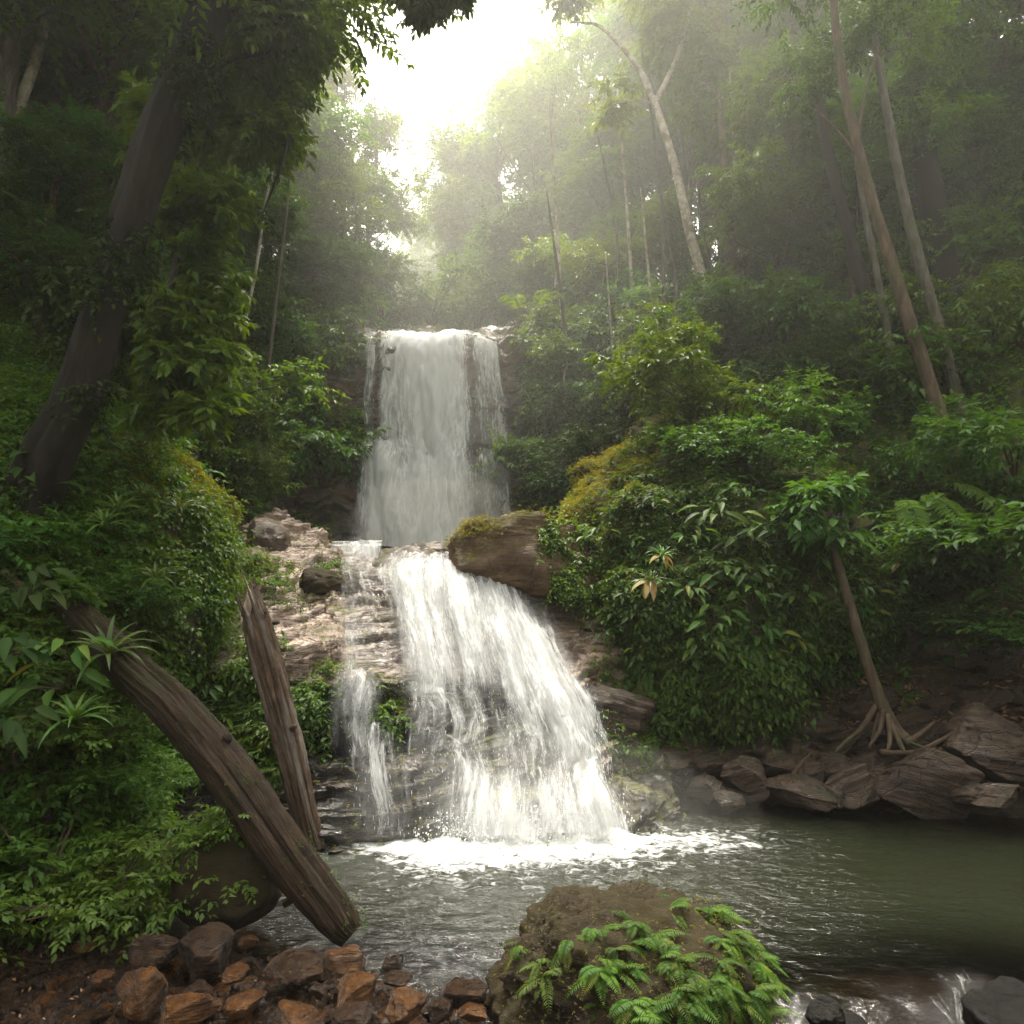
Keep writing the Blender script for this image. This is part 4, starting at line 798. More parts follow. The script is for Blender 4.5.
# ------------------------------------------------------------------ trees of the forest
def tree_protos():
    out = []
    specs = [  # height, crown base, crown radius, clumps, clump radius, leaf len, material, bark, lean
     (13, 4.5, 3.0, 56, 1.15, .20, 'leaf_tree', 'bark_grey', .4), (14, 6.5, 2.6, 46, 1.1, .19, 'leaf_olive', 'bark_pale', -.6),
     (12, 3.5, 3.3, 62, 1.2, .22, 'leaf_tree', 'bark_brown', .9), (15, 7.5, 3.0, 50, 1.25, .20, 'leaf_olive', 'bark_grey', .2), (11, 3.0, 2.5, 48, 1.0, .18, 'leaf_dark', 'bark_brown', -.3)]
    for k, (h, cb, cr, nc, rc, ll, lm, bk, lean) in enumerate(specs):
        r = np.random.default_rng(1000+k)
        path = np.array([(0, 0, -.6), (0, 0, 0), (lean*.15+r.normal(0, .08), r.normal(0, .08), h*.25), (lean*.4+r.normal(0, .15), r.normal(0, .15), h*.5), (lean*.8+r.normal(0, .25), r.normal(0, .2), h*.75), (lean+r.normal(0, .3), 0, h*.95)])
        tm = MB(); tube(tm, path, [.26, .2, .155, .125, .085, .02], 9, n=26, rough=.12)
        # clump centres in an irregular ellipsoid of lobes
        lob = np.array([[r.uniform(-.5, .5)*cr+lean*.6, r.uniform(-.5, .5)*cr, cb+(h-cb)*q] for q in np.linspace(.12, .9, 6)]); lr = np.array([.62, .8, .75, .7, .55, .42])*cr
        li = r.integers(0, 6, nc); d = rdir(r, nc); cen = lob[li]+d*(lr[li]*r.uniform(.35, .95, nc))[:, None]*np.array([1, 1, .7])
        for c in cen[::2]:
            t = np.clip((c[2]-1.2)/h, .15, .92)*.9; b = catmull(path[1:], 50)[int(t*49)]; mid = (b+c)/2+np.array([0, 0, -.1])
            tube(tm, [b, mid, c], [.05, .032, .008], 5, n=7, capb=False)
        cm = MB(); crown_clumps(cm, r, cen, rc*r.uniform(.7, 1.2, nc), 26, 16, ll, ll*.42, droop=.45, hang=.3)
        out.append((tm.mesh('trunk'), cm.mesh('crown'), M[bk], M[lm], h))
    return out
TP = tree_protos()
def add_tree(px, Y, top, k, label, group=None, width=1., name='forest_tree', dz=-.2, rz=None, minh=None):
    """a tree rooted on the hillside at depth Y whose top is seen at height `top` in the photograph"""
    tm, cm, bk, lm, h = TP[k]; p = ground_at(px, Y, dz); zt = at(px, top, Y)[2]; s = max((zt-p[2])/(h*1.0), .3)
    e = empty(name, p, label, 'tree', group); rr = random.Random(int(px*13+Y*7))
    e.rotation_euler = (0, 0, rr.uniform(0, 6.28) if rz is None else rz); e.scale = (width*s**.5*1.0, width*s**.5, s)
    obj('trunk', tm, bk, e); obj('crown', cm, lm, e); return e
far = 'hazy trees closing the valley above the upper waterfall'
gr = 'forest trees on the right hillside'; gl = 'forest trees on the left hillside'
for (px, Y, top, k, w) in [(395,60,262,0,1.3),(360,52,285,2,1.2),(425,56,232,1,1.3),(330,46,250,0,1.2),(450,46,215,2,1.2),(415,40,255,4,1.),(380,34,300,4,.9),(470,50,180,0,1.3),(365,36,292,2,.9),(405,48,268,2,1.0),(440,30,285,2,.9)]:
    add_tree(px, Y, top, k, 'pale hazy tree closing the far end of the valley above the upper waterfall', far, w)
for (px, Y, top, k, w, lab, g) in [
  (455,31,125,1,1.0,'slender airy tree standing out against the sky right of the gap',None),
  (545,28,42,3,1.05,'tall rounded tree whose crown tops the right side of the sky gap',None),
  (500,30,105,0,.95,'tree with a lower crown between the airy tree and the tall rounded one',None)]+[
  (px, Y, top, k, w, 'leafy tree in the sunlit mass of forest behind the right of the upper waterfall', 'trees behind the right of the upper waterfall') for (px, Y, top, k, w) in
   [(600,26,95,2,1.1),(570,34,70,0,1.2),(630,32,40,1,1.1),(480,38,160,4,1.1),(520,24,215,4,1.),(585,22,225,2,.95),(545,21,270,4,.8),(490,26,240,0,.9),(640,23,120,0,1.1),(680,28,-10,3,1.2)]]+[
  (px, Y, top, k, w, 'dense green tree filling the dark hillside between the tall trunks on the right', gr) for (px, Y, top, k, w) in
   [(640,19.5,205,2,.9),(690,22,-60,0,1.1),(735,23.5,-40,2,1.2),(715,26,-80,3,1.2),(780,23,-120,0,1.2),(805,15.2,80,0,.85),(865,15.2,110,2,.85),(940,15.2,60,0,.85),(760,21,-120,3,1.1),(800,18,60,0,1.),(840,20,-200,3,1.1),(870,17,40,2,1.),(900,18,-150,0,1.),(940,17.5,110,2,1.),(980,17,-240,3,1.1),(1020,16,-60,0,1.),(1180,14,-250,2,1.1),(1240,11.5,60,4,1.),(790,15.5,225,4,.9),(850,17,220,4,.9),(925,16.5,240,4,.9),(1010,15,200,4,.9),(760,26,-200,3,1.1),(1000,20,-350,3,1.2)]]:
    add_tree(px, Y, top, k, lab, g, w)
for (px, Y, top, k, w, lab, g) in [(px, Y, top, k, w, 'shaded leafy tree on the steep left slope behind the great leaning trunk', gl) for (px, Y, top, k, w) in
   [(230,22,-40,0,1.1),(190,18,-150,3,1.1),(115,15.5,-180,2,1.1),(100,12.5,-250,0,1.1),(60,11,-200,2,1.),(20,11.5,-350,3,1.1),(-30,9.5,-300,0,1.1),(-150,10,-250,2,1.),(120,15,60,4,1.),(60,13,100,4,1.),(0,11,140,4,1.),(200,15,130,4,.9),(40,15,-100,0,1.1),(-20,13,-100,2,1.),(85,9.8,210,4,.8),(20,9,230,4,.8)]]+[
  (px, Y, top, k, w, 'sunlit hazy tree on the left slope beside the sky gap', 'hazy trees on the left beside the sky gap') for (px, Y, top, k, w) in
   [(320,21,150,0,1.05),(362,26,105,1,.8),(345,22.5,170,0,.8),(235,18.5,50,2,1.),(345,27,215,2,1.),(225,15.5,190,4,.9),(300,25,80,1,1.1),(305,17.6,235,4,.85),(270,28,20,3,1.2),(335,19.5,255,4,.8)]]:
    add_tree(px, Y, top, k, lab, g, w)

# ------------------------------------------------------------------ the trunks one can tell apart
def trunk_tree(pts, rad, bark, label, seg=12, crown=None, rough=.1, lm='leaf_tree', limbs=(), name='tree', ll=.17, flute=0., seed=1, ntw=22, nl=14, n=40):
    """pts [(px,py,Y)] from root to tip; crown = [(px,py,Y,r)]; limbs = [[(px,py,Y)..], r]"""
    W = np.array([at(*p) for p in pts]); o = W[0].copy(); e = empty(name, o, label, 'tree'); r = np.random.default_rng(seed)
    tm = MB(); tube(tm, W-o, rad, seg, n=n, rough=rough, flute=flute)
    for lp, lr in limbs:
        L = np.array([at(*p) for p in lp])-o; tube(tm, L, np.linspace(lr, lr*.25, len(L)), 7, n=14, rough=.08, capb=False)
    obj('trunk', tm.mesh('trunk'), M[bark], e)
    if crown:
        c = np.array([at(*q[:3]) for q in crown])-o; cm = MB(); crown_clumps(cm, r, c, np.array([q[3] for q in crown]), ntw, nl, ll, ll*.42, droop=.5, hang=.3)
        obj('crown', cm.mesh('crown'), M[lm], e)
    return e
def cl(r, n, x0, x1, y0, y1, Y0, Y1, r0, r1):
    return [(r.uniform(x0, x1), r.uniform(y0, y1), r.uniform(Y0, Y1), r.uniform(r0, r1)) for _ in range(n)]
q = np.random.default_rng(77)
# great dark leaning trunk, left
trunk_tree([(8,570,7.1),(28,505,7.0),(50,450,6.95),(74,405,6.93),(92,350,6.9),(115,273,6.85),(166,117,6.8),(201,39,6.75),(228,-40,6.7),(255,-150,6.7),(280,-330,6.7)], [.34,.27,.235,.22,.205,.185,.185,.175,.16,.13,.06], 'bark_dark',
   'huge dark trunk leaning right across the upper left of the scene', 56, rough=.22, flute=.12, lm='leaf_tree', seed=3, n=240, ll=.135, ntw=36, nl=20,
   limbs=[([(236,-110,6.7),(300,-90,7.4),(380,-60,8.0),(440,-10,8.4)], .09), ([(200,5,6.75),(150,-60,6.2),(90,-110,5.8)], .1), ([(160,110,6.8),(230,60,7.2),(300,50,7.6)], .05), ([(290,135,7.6),(280,170,7.6),(262,215,7.7)], .03)],
   crown=cl(q,18,250,350,-60,50,7.0,9.0,.45,.8)+cl(q,5,370,440,-50,15,8,8.8,.3,.45)+cl(q,4,420,465,-30,5,8.2,8.8,.22,.34)+cl(q,11,-40,230,-260,-40,5.6,8,.6,.9)+cl(q,14,190,300,40,150,7.6,9.5,.35,.6))
# young tree with drooping yellowing sprays right of it
trunk_tree([(150,430,8.4),(158,360,8.3),(172,280,8.2),(190,200,8.1),(205,140,8.1),(215,90,8.0)], [.06,.05,.045,.035,.025,.012], 'bark_grey', 'young tree hung with large bright leaves beside the great leaning trunk', 7, lm='leaf_bright', seed=5, ll=.17, ntw=24, nl=13,
   crown=cl(q,16,165,232,190,330,7.8,8.6,.3,.5)+cl(q,9,150,215,320,415,7.6,8.4,.28,.45)+cl(q,10,150,260,90,190,7.8,8.8,.35,.55))
# slim pale trunk, far left
trunk_tree([(2,165,9.6),(14,118,9.6),(32,70,9.6),(46,20,9.6),(58,-60,9.6)], [.09,.085,.075,.06,.04], 'bark_pale', 'slim pale trunk glimpsed in the dark foliage at the upper left', 9, seed=6)
trunk_tree([(268,372,13.0),(276,300,13.0),(285,225,13.0),(292,150,13.0)], [.035,.032,.028,.02], 'bark_grey', 'thin bare sapling stem in the haze left of the upper waterfall', 6, seed=7)
trunk_tree([(246,318,13.6),(256,270,13.6),(266,200,13.6),(284,120,13.6)], [.03,.03,.025,.018], 'bark_pale', 'thin pale sapling stem behind the bright leaved young tree', 6, seed=8)
# right
trunk_tree([(722,345,15.8),(713,318,15.8),(700,270,15.9),(687,220,16),(676,170,16.2),(664,130,16.4),(655,104,16.6),(640,70,16.8),(620,45,17),(597,25,17.2),(570,22,17.3)], [.15,.13,.122,.115,.105,.096,.088,.072,.056,.04,.02], 'bark_pale',
   'pale slender tree bowing left over the sky gap', 11, lm='leaf_olive', seed=9, n=60, ll=.2, limbs=[([(655,104,16.6),(676,60,16.7),(690,10,16.8),(700,-40,17)], .08), ([(655,104,16.6),(635,100,16.8),(612,104,17)], .03)],
   crown=cl(q,3,560,610,-30,10,16.8,17.6,.5,.7)+cl(q,16,640,710,-60,50,16.5,18.5,.6,.9)+cl(q,2,600,640,85,120,17,18,.5,.7))
trunk_tree([(735,310,15.6),(732,260,15.6),(728,200,15.6),(724,150,15.7),(718,90,15.8)], [.12,.11,.10,.09,.05], 'bark_brown', 'thin reddish trunk right of the pale slender tree', 9, lm='leaf_tree', seed=10, limbs=[([(728,190,17),(738,160,17),(743,140,17)], .04)], crown=cl(q,12,690,770,20,130,16.5,18,.6,1.))
trunk_tree([(968,520,10.9),(963,498,11),(945,430,11.1),(922,360,11.2),(895,275,11.3),(872,200,11.4),(856,140,11.5),(845,90,11.6),(836,30,11.7),(830,-60,11.8)], [.19,.145,.115,.105,.098,.09,.085,.08,.07,.05], 'bark_brown',
   'tall brown trunk leaning left from the bank on the right', 12, seed=11, n=70, limbs=[([(862,165,11.5),(845,140,11.5),(825,118,11.6),(806,105,11.8)], .03), ([(856,140,11.5),(866,90,11.4),(880,40,11.4)], .05)], crown=cl(q,14,760,900,-160,20,11.3,13,.5,.8)+cl(q,12,770,900,20,110,12.2,13.6,.4,.65), ll=.12, lm='leaf_dark')
trunk_tree([(898,405,13.2),(888,370,13.2),(872,320,13.2),(856,260,13.2),(840,200,13.3),(828,150,13.4),(815,80,13.6)], [.15,.14,.13,.125,.12,.11,.08], 'bark_dark', 'dark trunk leaning left behind the tall brown one', 10, seed=12)
trunk_tree([(897,400,12.6),(890,350,12.6),(880,290,12.6),(868,230,12.6),(860,180,12.7),(852,120,12.8)], [.075,.07,.065,.06,.055,.04], 'bark_grey', 'thin straight stem between the dark trunk and the tall brown one', 8, seed=13)
trunk_tree([(972,460,12),(955,390,12),(936,320,12),(915,245,12),(898,170,12.1),(885,100,12.2),(872,20,12.3)], [.12,.11,.10,.095,.085,.075,.05], 'bark_grey', 'grey lichened trunk leaning left just right of the tall brown one', 10, seed=14, crown=cl(q,10,850,930,-90,30,12,13,.5,.8)+cl(q,8,880,1000,0,110,12.8,14,.45,.7), ll=.12)
trunk_tree([(960,360,14),(950,300,14),(938,230,14),(925,160,14.1),(915,80,14.2),(905,-20,14.3)], [.30,.28,.26,.24,.22,.18], 'bark_dark', 'thick shadowy trunk deep in the forest on the right', 12, seed=15, crown=cl(q,14,860,1000,-80,70,13.5,15.5,.7,1.1))
trunk_tree([(752,215,21),(748,180,21),(742,150,21),(738,110,21)], [.09,.085,.08,.06], 'bark_pale', 'short visible length of pale trunk between leaves in the upper right', 8, seed=16)
# understorey saplings right of the fall
for i, (px, pb, pt, Y, w) in enumerate([(537,372,318,18.6,.4),(556,338,250,19.5,.6),(580,380,325,17.5,.5),(602,350,262,18.6,.6),(628,368,300,17.4,.5),(655,366,322,16.6,.5),(566,402,352,16.8,.5),(640,405,350,15.8,.5)]):
    trunk_tree([(px-2,pb+12,Y),(px,pb,Y),(px-2,(pb+pt)/2,Y),(px+4,pt,Y)], [.035,.032,.028,.018], 'bark_pale', ['short sapling with a pale stem just right of the upper fall lip','tall sapling behind the short one right of the upper fall','sapling with a flat top in the dark understorey','tall bare sapling in the middle of the understorey','umbrella shaped sapling left of the bright bush','small sapling under the pale slender tree','low round sapling on the slope beside the upper waterfall','low sapling at the foot of the umbrella shaped one'][i],
       6, lm='leaf_olive' if i % 2 else 'leaf_tree', seed=30+i, name='sapling', crown=[(px+a*22, pt+b*10, Y+c*.5, w*1.0) for a, b, c in q.uniform(-1, 1, (7, 3))], ll=.15, ntw=14, nl=10)
# leaning young tree on the right bank with its roots
e = trunk_tree([(900,740,8.9),(893,728,8.95),(880,700,9.0),(866,660,9.05),(852,612,9.1),(838,565,9.15),(822,520,9.2)], [.13,.095,.075,.068,.062,.055,.03], 'bark_brown', 'slim tree leaning left out of the leaf litter of the right bank', 11, seed=20, n=50, lm='leaf_dark', crown=cl(q,7,780,850,490,540,8.8,9.6,.3,.5), ll=.2, ntw=14, nl=10)
rt = MB(); o = np.array(e.location)
for a in [[(884,708,8.95),(880,730,8.9),(868,748,8.85)],[(890,722,8.9),(905,740,8.7),(925,748,8.6)],[(882,705,9),(874,735,9.0),(870,750,9.0)],[(888,715,8.9),(890,740,8.7),(886,756,8.6)],[(880,700,9),(862,728,9.05),(845,742,9.05),(835,752,9.0)],[(890,720,8.88),(902,748,8.6),(912,764,8.45)]]:
    tube(rt, np.array([at(*p) for p in a])-o, [.04,.028,.012], 6, n=10)
obj('root', rt.mesh('root'), M['bark_brown'], e)

# ------------------------------------------------------------------ dead wood
def log(name, pts, rad, mat, label, seg=28, n=90, rough=.14, flute=.0, broken=True, seed=0):
    W = np.array([at(*p) for p in pts]); o = W[0].copy(); P = catmull(W-o, n); rr = catmull(np.array(rad)[:, None], n)[:, 0]
    mb = MB(); tube(mb, P, rr, seg, rough=0); V = mb.V[0]; ax = np.repeat(P, seg, 0); d = V-ax; T = np.repeat(nrm(np.gradient(P, axis=0)), seg, 0)
    ang = np.tile(np.arange(seg)/seg*2*math.pi, n); Lc = np.repeat(np.arange(n)/n*6, seg)
    g = fbm(np.stack([np.cos(ang)*2.2+seed, np.sin(ang)*2.2, Lc*.35], -1), 4); f2 = np.abs(fbm(np.stack([np.cos(ang)*4.5+seed, np.sin(ang)*4.5, Lc*.10], -1), 3)); f3 = np.abs(fbm(np.stack([np.cos(ang)*13+seed, np.sin(ang)*13, Lc*.5], -1), 2)); g2 = fbm(V*np.array([7., 7, 7])+seed, 4)
    V = ax+d*(1+rough*g-.20*sstep(.15, .0, f2)-.06*sstep(.3, 0, f3)+.05*g2)[:, None]
    if broken:
        tip = np.repeat(sstep(.93, 1., np.linspace(0, 1, n)), seg); V = V+T*(tip*.45*fbm(np.stack([np.cos(ang)*4+9, np.sin(ang)*4, ang*0], -1), 3))[:, None]
    mb.V[0] = V; rs = np.random.default_rng(seed+5)
    for t_, a_ in ((.22, 1.2), (.47, 4.0), (.66, .3), (.82, 5.2)):
        k_ = int(t_*n); a0_ = V[k_*seg+int(a_/6.283*seg)]; dd = nrm(a0_-P[k_]); tube(mb, [P[k_], a0_-dd*.02, a0_+dd*rs.uniform(.03, .09)+rs.normal(0, .02, 3)], [rr[k_]*.5, rr[k_]*.26, rr[k_]*.15], 9, n=8, rough=.2)
    ob = obj(name, mb.mesh(name), mat); ob.location = o; return tag(ob, label, 'log')
log('fallen_log', [(352,935,4.95),(335,915,4.98),(285,850,5.15),(232,775,5.4),(178,712,5.65),(130,668,5.9),(95,630,6.15),(62,600,6.4)], [.09,.13,.155,.17,.172,.165,.14,.11], M['log'], 'long dark weathered log slanting from the left bank down into the pool', seg=84, n=260)
log('dead_stump', [(316,850,7.1),(308,825,7.12),(296,775,7.2),(284,725,7.3),(270,670,7.4),(258,625,7.5),(254,612,7.52)], [.10,.115,.13,.145,.15,.14,.12], M['snag'], 'pale grey broken trunk standing upright between the long log and the cascade', seg=72, n=200, seed=4, rough=.2)
def twig(pts, r0, label, cat='branch', mat='twig', name='fallen_branch', r1=.3, seg=7):
    W = np.array([at(*p) for p in pts]); o = W[0].copy(); mb = MB(); tube(mb, W-o, np.linspace(r0, r0*r1, len(W)), seg, n=26, rough=.15)
    ob = obj(name, mb.mesh(name), M[mat]); ob.location = o; return tag(ob, label, cat)
twig([(880,752,8.6),(915,752,8.5),(950,735,8.55),(975,712,8.8),(996,688,9.0)], .035, 'longest pale curved branch on the right bank')
twig([(905,744,8.7),(920,734,8.75),(935,722,8.8)], .05, 'short thick orange brown branch at the tree roots')
twig([(948,735,8.7),(960,720,8.8),(968,706,8.9),(962,700,9.0)], .022, 'thin hooked branch behind the longest pale one')
twig([(962,652,9.8),(980,662,9.6),(1000,668,9.5),(1030,680,9.3)], .05, 'dim brown branch sagging out of the foliage at the right edge'); 
twig([(936,624,10),(968,632,9.9),(1000,638,9.8),(1030,650,9.6)], .055, 'long bare branch low in the dark foliage at the right edge')
twig([(790,780,8.5),(800,765,8.5),(812,752,8.6)], .03, 'bent stick leaning on the slabs of the right shore')
twig([(905,770,8.4),(935,752,8.5),(955,748,8.6)], .015, 'thin straight stick lying over the pointed slab')
twig([(8,958,4.6),(50,962,4.6),(95,950,4.8)], .014, 'thin dark stick lying on the beach at the left', mat='log')
twig([(236,968,4.7),(252,960,4.75),(262,972,4.7)], .03, 'short bent stick beside the largest beach boulder', mat='log')
rr = random.Random(4)
for i in range(60):
    px = rr.uniform(800, 1020); py = rr.uniform(700, 770); Y = 8.6+(770-py)/70*1.6; p = ground_at(px, Y, .03); a = rr.uniform(0, 3.1); L = rr.uniform(.12, .4)
    mb = MB(); tube(mb, [(-L, 0, 0), (0, rr.uniform(-.05, .05), rr.uniform(0, .05)), (L, 0, rr.uniform(-.04, .06))], [.008, .010, .005], 5, n=6)
    ob = obj('twig', mb.mesh('twig'), M['twig']); ob.location = p; ob.rotation_euler = (0, rr.uniform(-.2, .2), a); tag(ob, 'thin dead twig in the leaf litter of the right bank', 'twig', 'dead twigs of the right bank')

# ------------------------------------------------------------------ undergrowth that nobody could count
def cover(name, P, Nn, n, r, mat, ll, lw, L=.16, nl=7, out=.6, down=.5, mask=None, droop=.6, **kw):
    """small leafy sprays rooted over a rock or bank surface"""
    p = P.reshape(-1, 3); nn = Nn.reshape(-1, 3); w = np.ones(len(p)) if mask is None else np.clip(mask.ravel(), 0, None)
    i = r.choice(len(p), n, p=w/w.sum()); o = p[i]+r.normal(0, .04, (n, 3))
    d = nn[i]*out+np.array([0, 0, -down])+rdir(r, n)*.7
    mb = MB(); sprays(mb, r, o, d, L*r.uniform(.4, 1.3, n)*(1+1.1*(r.random(n) > .88)), nl, ll, lw, droop=droop, rnd=np.clip(fbm(o*1.3, 3)*.6+.5, 0, 1), **kw)
    return tag(obj(name, mb.mesh(name), M[mat]), kind='stuff')
r = np.random.default_rng(50)
ou = np.linspace(0, 8, OPr.shape[0])[:, None]; ov = np.linspace(0, 7, OPr.shape[1])[None]
cov = sstep(-.35, .25, fbm(OPr*1.0, 4)+.2)*(.02+.98*sstep(1.6, 3.2, ou+.35*ov-.6))*sstep(7.2, 6.3, ov)*sstep(.3, 1., ov)
cover('creeping_foliage', OPr, OPn, 17000, r, 'leaf_cover', .085, .042, .2, 7, mask=cov)
cover('creeping_foliage', OPr, OPn, 2600, r, 'leaf_dark', .14, .06, .36, 7, mask=cov)
cover('creeping_foliage', OPr, OPn, 3000, r, 'leaf_fern', .07, .022, .26, 10, down=.8, mask=cov)
cover('moss', OPr, OPn, 13000, r, 'leaf_moss', .035, .016, .06, 6, down=.1, mask=sstep(3.8, 2.2, ou)*sstep(4.2, 2.2, ov+.4*fbm(OPr*1.5, 3))*sstep(.2, .6, ov)+.25*gauss(ou, 2., .9)*sstep(3, 1.5, ov))
# ground cover over the banks: sample the ground sheet in front, weighted towards the camera
gmask = sstep(.25, .8, GZ)*(GY > 3)*(GY < 20)*(GX > -10)*(GX < 12)
vis_ = np.abs(GX/np.maximum(GY, .1)) < .86
gmask = gmask*vis_*free*(1-sstep(1.9, 2.4, GX)*sstep(10.6, 10.0, GY)*sstep(2.4, 1.4, GZ))*(1-np.clip(red, 0, 1))
gp = np.stack([GX, GY, GZ], -1); gn = nrm(np.stack([-np.gradient(GZ, gx, axis=0), -np.gradient(GZ, gy, axis=1), np.ones_like(GZ)], -1))
area = np.gradient(gx)[:, None]*np.gradient(gy)[None]/np.maximum(gn[..., 2], .25)
left = (GX < -1.5)
cover('undergrowth', gp, gn, 15000, r, 'leaf_cover', .075, .036, .20, 7, out=.9, down=.1, mask=gmask*area*left*(GY < 10)*(.35+.65*sstep(-.2, .3, fbm(gp*1.3, 3))))
cover('undergrowth', gp, gn, 9000, r, 'leaf_cover', .12, .055, .30, 7, out=.9, down=.1, mask=gmask*area*(GY > 9.5))
cover('moss', gp, gn, 12000, r, 'leaf_moss', .034, .016, .055, 6, down=.0, mask=area*np.exp(-(((GX+4.15)/.55)**2+((GY-8.7)/.9)**2))*sstep(2.4, 3.2, GZ))
mu = np.linspace(0, 4, 150)[:, None]; mv = np.linspace(0, 5, 140)[None]
cover('moss', MPr, MPn, 9000, r, 'leaf_moss', .036, .017, .06, 6, down=.1, mask=sstep(2.6, 1.2, mv+.5*fbm(MPr*1.5, 3))*sstep(.4, 1.4, mu)*sstep(.1, .6, mv)+.3*sstep(3.2, 3.8, mu)*sstep(-.1, .3, fbm(MPr*2, 3)))
cover('creeping_foliage', MPr, MPn, 5200, r, 'leaf_cover', .08, .038, .2, 7, mask=sstep(1.0, 2.2, mv)*sstep(-.35, .1, fbm(MPr*1.7, 3)+.1)+.15)
# vegetated walls: left bank below the ledge, between the rivulets, flanks of the upper cliff
wallm = (sstep(1.75, 1.2, ui)*sstep(2.6, 3.2, vi)*sstep(7.6, 6.6, vi)+.9*sstep(1.6, 1.9, ui)*sstep(2.75, 2.5, ui)*sstep(3.7, 4.1, vi)*sstep(6.2, 5.2, vi)+.8*gauss(ui, 3.62, .16)*sstep(3.8, 4.2, vi)*sstep(6.5, 5.5, vi))*sstep(-.25, .2, fbm(LP*2, 3)+.1)
cover('hanging_foliage', LP2, LN, 4200, r, 'leaf_fern', .085, .034, .2, 8, out=.7, down=.55, mask=wallm)
cu = np.linspace(0, 10, 300)[:, None]; cv = np.linspace(0, 6, 260)[None]
clm = (sstep(3., 2.2, cu+.25*cv*0)*sstep(3.9-0*cu, 3.1, cv)+sstep(1.5, .9, cu)*sstep(4.8, 4., cv)+sstep(7.6, 8.4, cu)*sstep(6.2, 5.5, cv))*sstep(.6, 1.1, cv)*sstep(-.3, .2, fbm(UPr*.8, 3)+.15)
cover('hanging_foliage', UPr, UPn, 5000, r, 'leaf_tree', .16, .07, .42, 8, out=.7, down=.6, mask=clm)
cover('hanging_foliage', UPr, UPn, 9000, r, 'leaf_cover', .13, .06, .3, 7, out=.6, down=.5, mask=clm)
bpy.context.view_layer.update()
def world_pts(o):
    V = np.empty(len(o.data.vertices)*3, np.float32); o.data.vertices.foreach_get('co', V); Q_ = np.empty_like(V); o.data.vertices.foreach_get('normal', Q_); m = np.array(o.matrix_world.to_3x3())
    return V.reshape(-1, 3)@m.T+np.array(o.location), Q_.reshape(-1, 3)@m.T
Vg, Ng = world_pts(big); dx_ = Vg[:, 0]-big.location[0]
cover('moss', Vg, Ng, 2600, r, 'leaf_moss', .03, .014, .05, 6, down=0, mask=sstep(.35, .8, Ng[:, 2])*sstep(-.1, .35, fbm(Vg*1.6, 3)+.15))
cover('hanging_foliage', Vg, Ng, 700, r, 'leaf_bright', .075, .035, .2, 7, down=.5, mask=sstep(.1, .5, dx_)*sstep(.3, -.3, Ng[:, 1])*sstep(-.2, .2, Ng[:, 2]+.3)*sstep(-.2, .2, fbm(Vg*1.8, 3)))
# small green tufts on the boulder by the lip, the broken blocks and the right edge of the lower fall
bm_ = (gauss(ui, 7.55, .45)*gauss(vi, 4.2, 1.0)+.5*gauss(ui, 7.6, .2)*gauss(vi, 2.4, .3))
cover('tufts', LP2, LN, 900, r, 'leaf_bright', .07, .035, .14, 6, mask=bm_)
b = OPr[:60, 95:165]; cover('hanging_foliage', b, OPn[:60, 95:165], 1300, r, 'leaf_bright', .08, .035, .22, 7, out=.7, down=.6)
# leaf litter on the right bank
n = 5200; lx = r.uniform(2.2, 7.2, n); ly = r.uniform(8.3, 10.6, n); lz = H(lx, ly); k = lz > .12; lx, ly, lz = lx[k], ly[k], lz[k]; mb = MB()
leaf_geo(mb, LEAF4, np.stack([lx, ly, lz+r.uniform(.01, .09, len(lx))], -1), rdir(r, len(lx))*np.array([1, 1, .35]), np.array([0, 0, 1.])+r.normal(0, .5, (len(lx), 3)), r.uniform(.05, .12, len(lx)), r.uniform(.025, .05, len(lx)), r.random(len(lx)))
n = 1400; px = r.uniform(-30, 480, n); Y = r.uniform(4.0, 5.3, n); lx = (px-512)/FPX*Y; lz = H(lx, Y); k = lz > 0
leaf_geo(mb, LEAF4, np.stack([lx, Y, lz+r.uniform(.005, .04, n)], -1)[k], rdir(r, n)[k]*np.array([1, 1, .3]), (np.array([0, 0, 1.])+r.normal(0, .4, (n, 3)))[k], r.uniform(.02, .05, n)[k], r.uniform(.01, .022, n)[k], r.random(n)[k])
tag(obj('leaf_litter', mb.mesh('leaf_litter'), M['litter']), kind='stuff')

# ------------------------------------------------------------------ shrubs
def shrub_protos():
    out = []
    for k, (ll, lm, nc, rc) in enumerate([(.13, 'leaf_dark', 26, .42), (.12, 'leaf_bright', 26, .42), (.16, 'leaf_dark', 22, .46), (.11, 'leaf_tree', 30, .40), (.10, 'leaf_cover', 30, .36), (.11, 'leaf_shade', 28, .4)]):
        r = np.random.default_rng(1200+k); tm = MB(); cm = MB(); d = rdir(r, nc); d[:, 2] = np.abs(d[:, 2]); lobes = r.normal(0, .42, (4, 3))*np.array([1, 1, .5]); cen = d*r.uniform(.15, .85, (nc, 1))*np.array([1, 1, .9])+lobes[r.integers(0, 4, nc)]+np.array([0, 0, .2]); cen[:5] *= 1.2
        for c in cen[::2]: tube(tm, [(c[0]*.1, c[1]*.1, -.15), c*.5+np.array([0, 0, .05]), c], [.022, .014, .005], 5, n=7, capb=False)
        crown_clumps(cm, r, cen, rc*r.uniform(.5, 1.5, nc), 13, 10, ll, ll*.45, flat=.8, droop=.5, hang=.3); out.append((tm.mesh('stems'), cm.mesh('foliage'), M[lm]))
    return out
SP = shrub_protos()
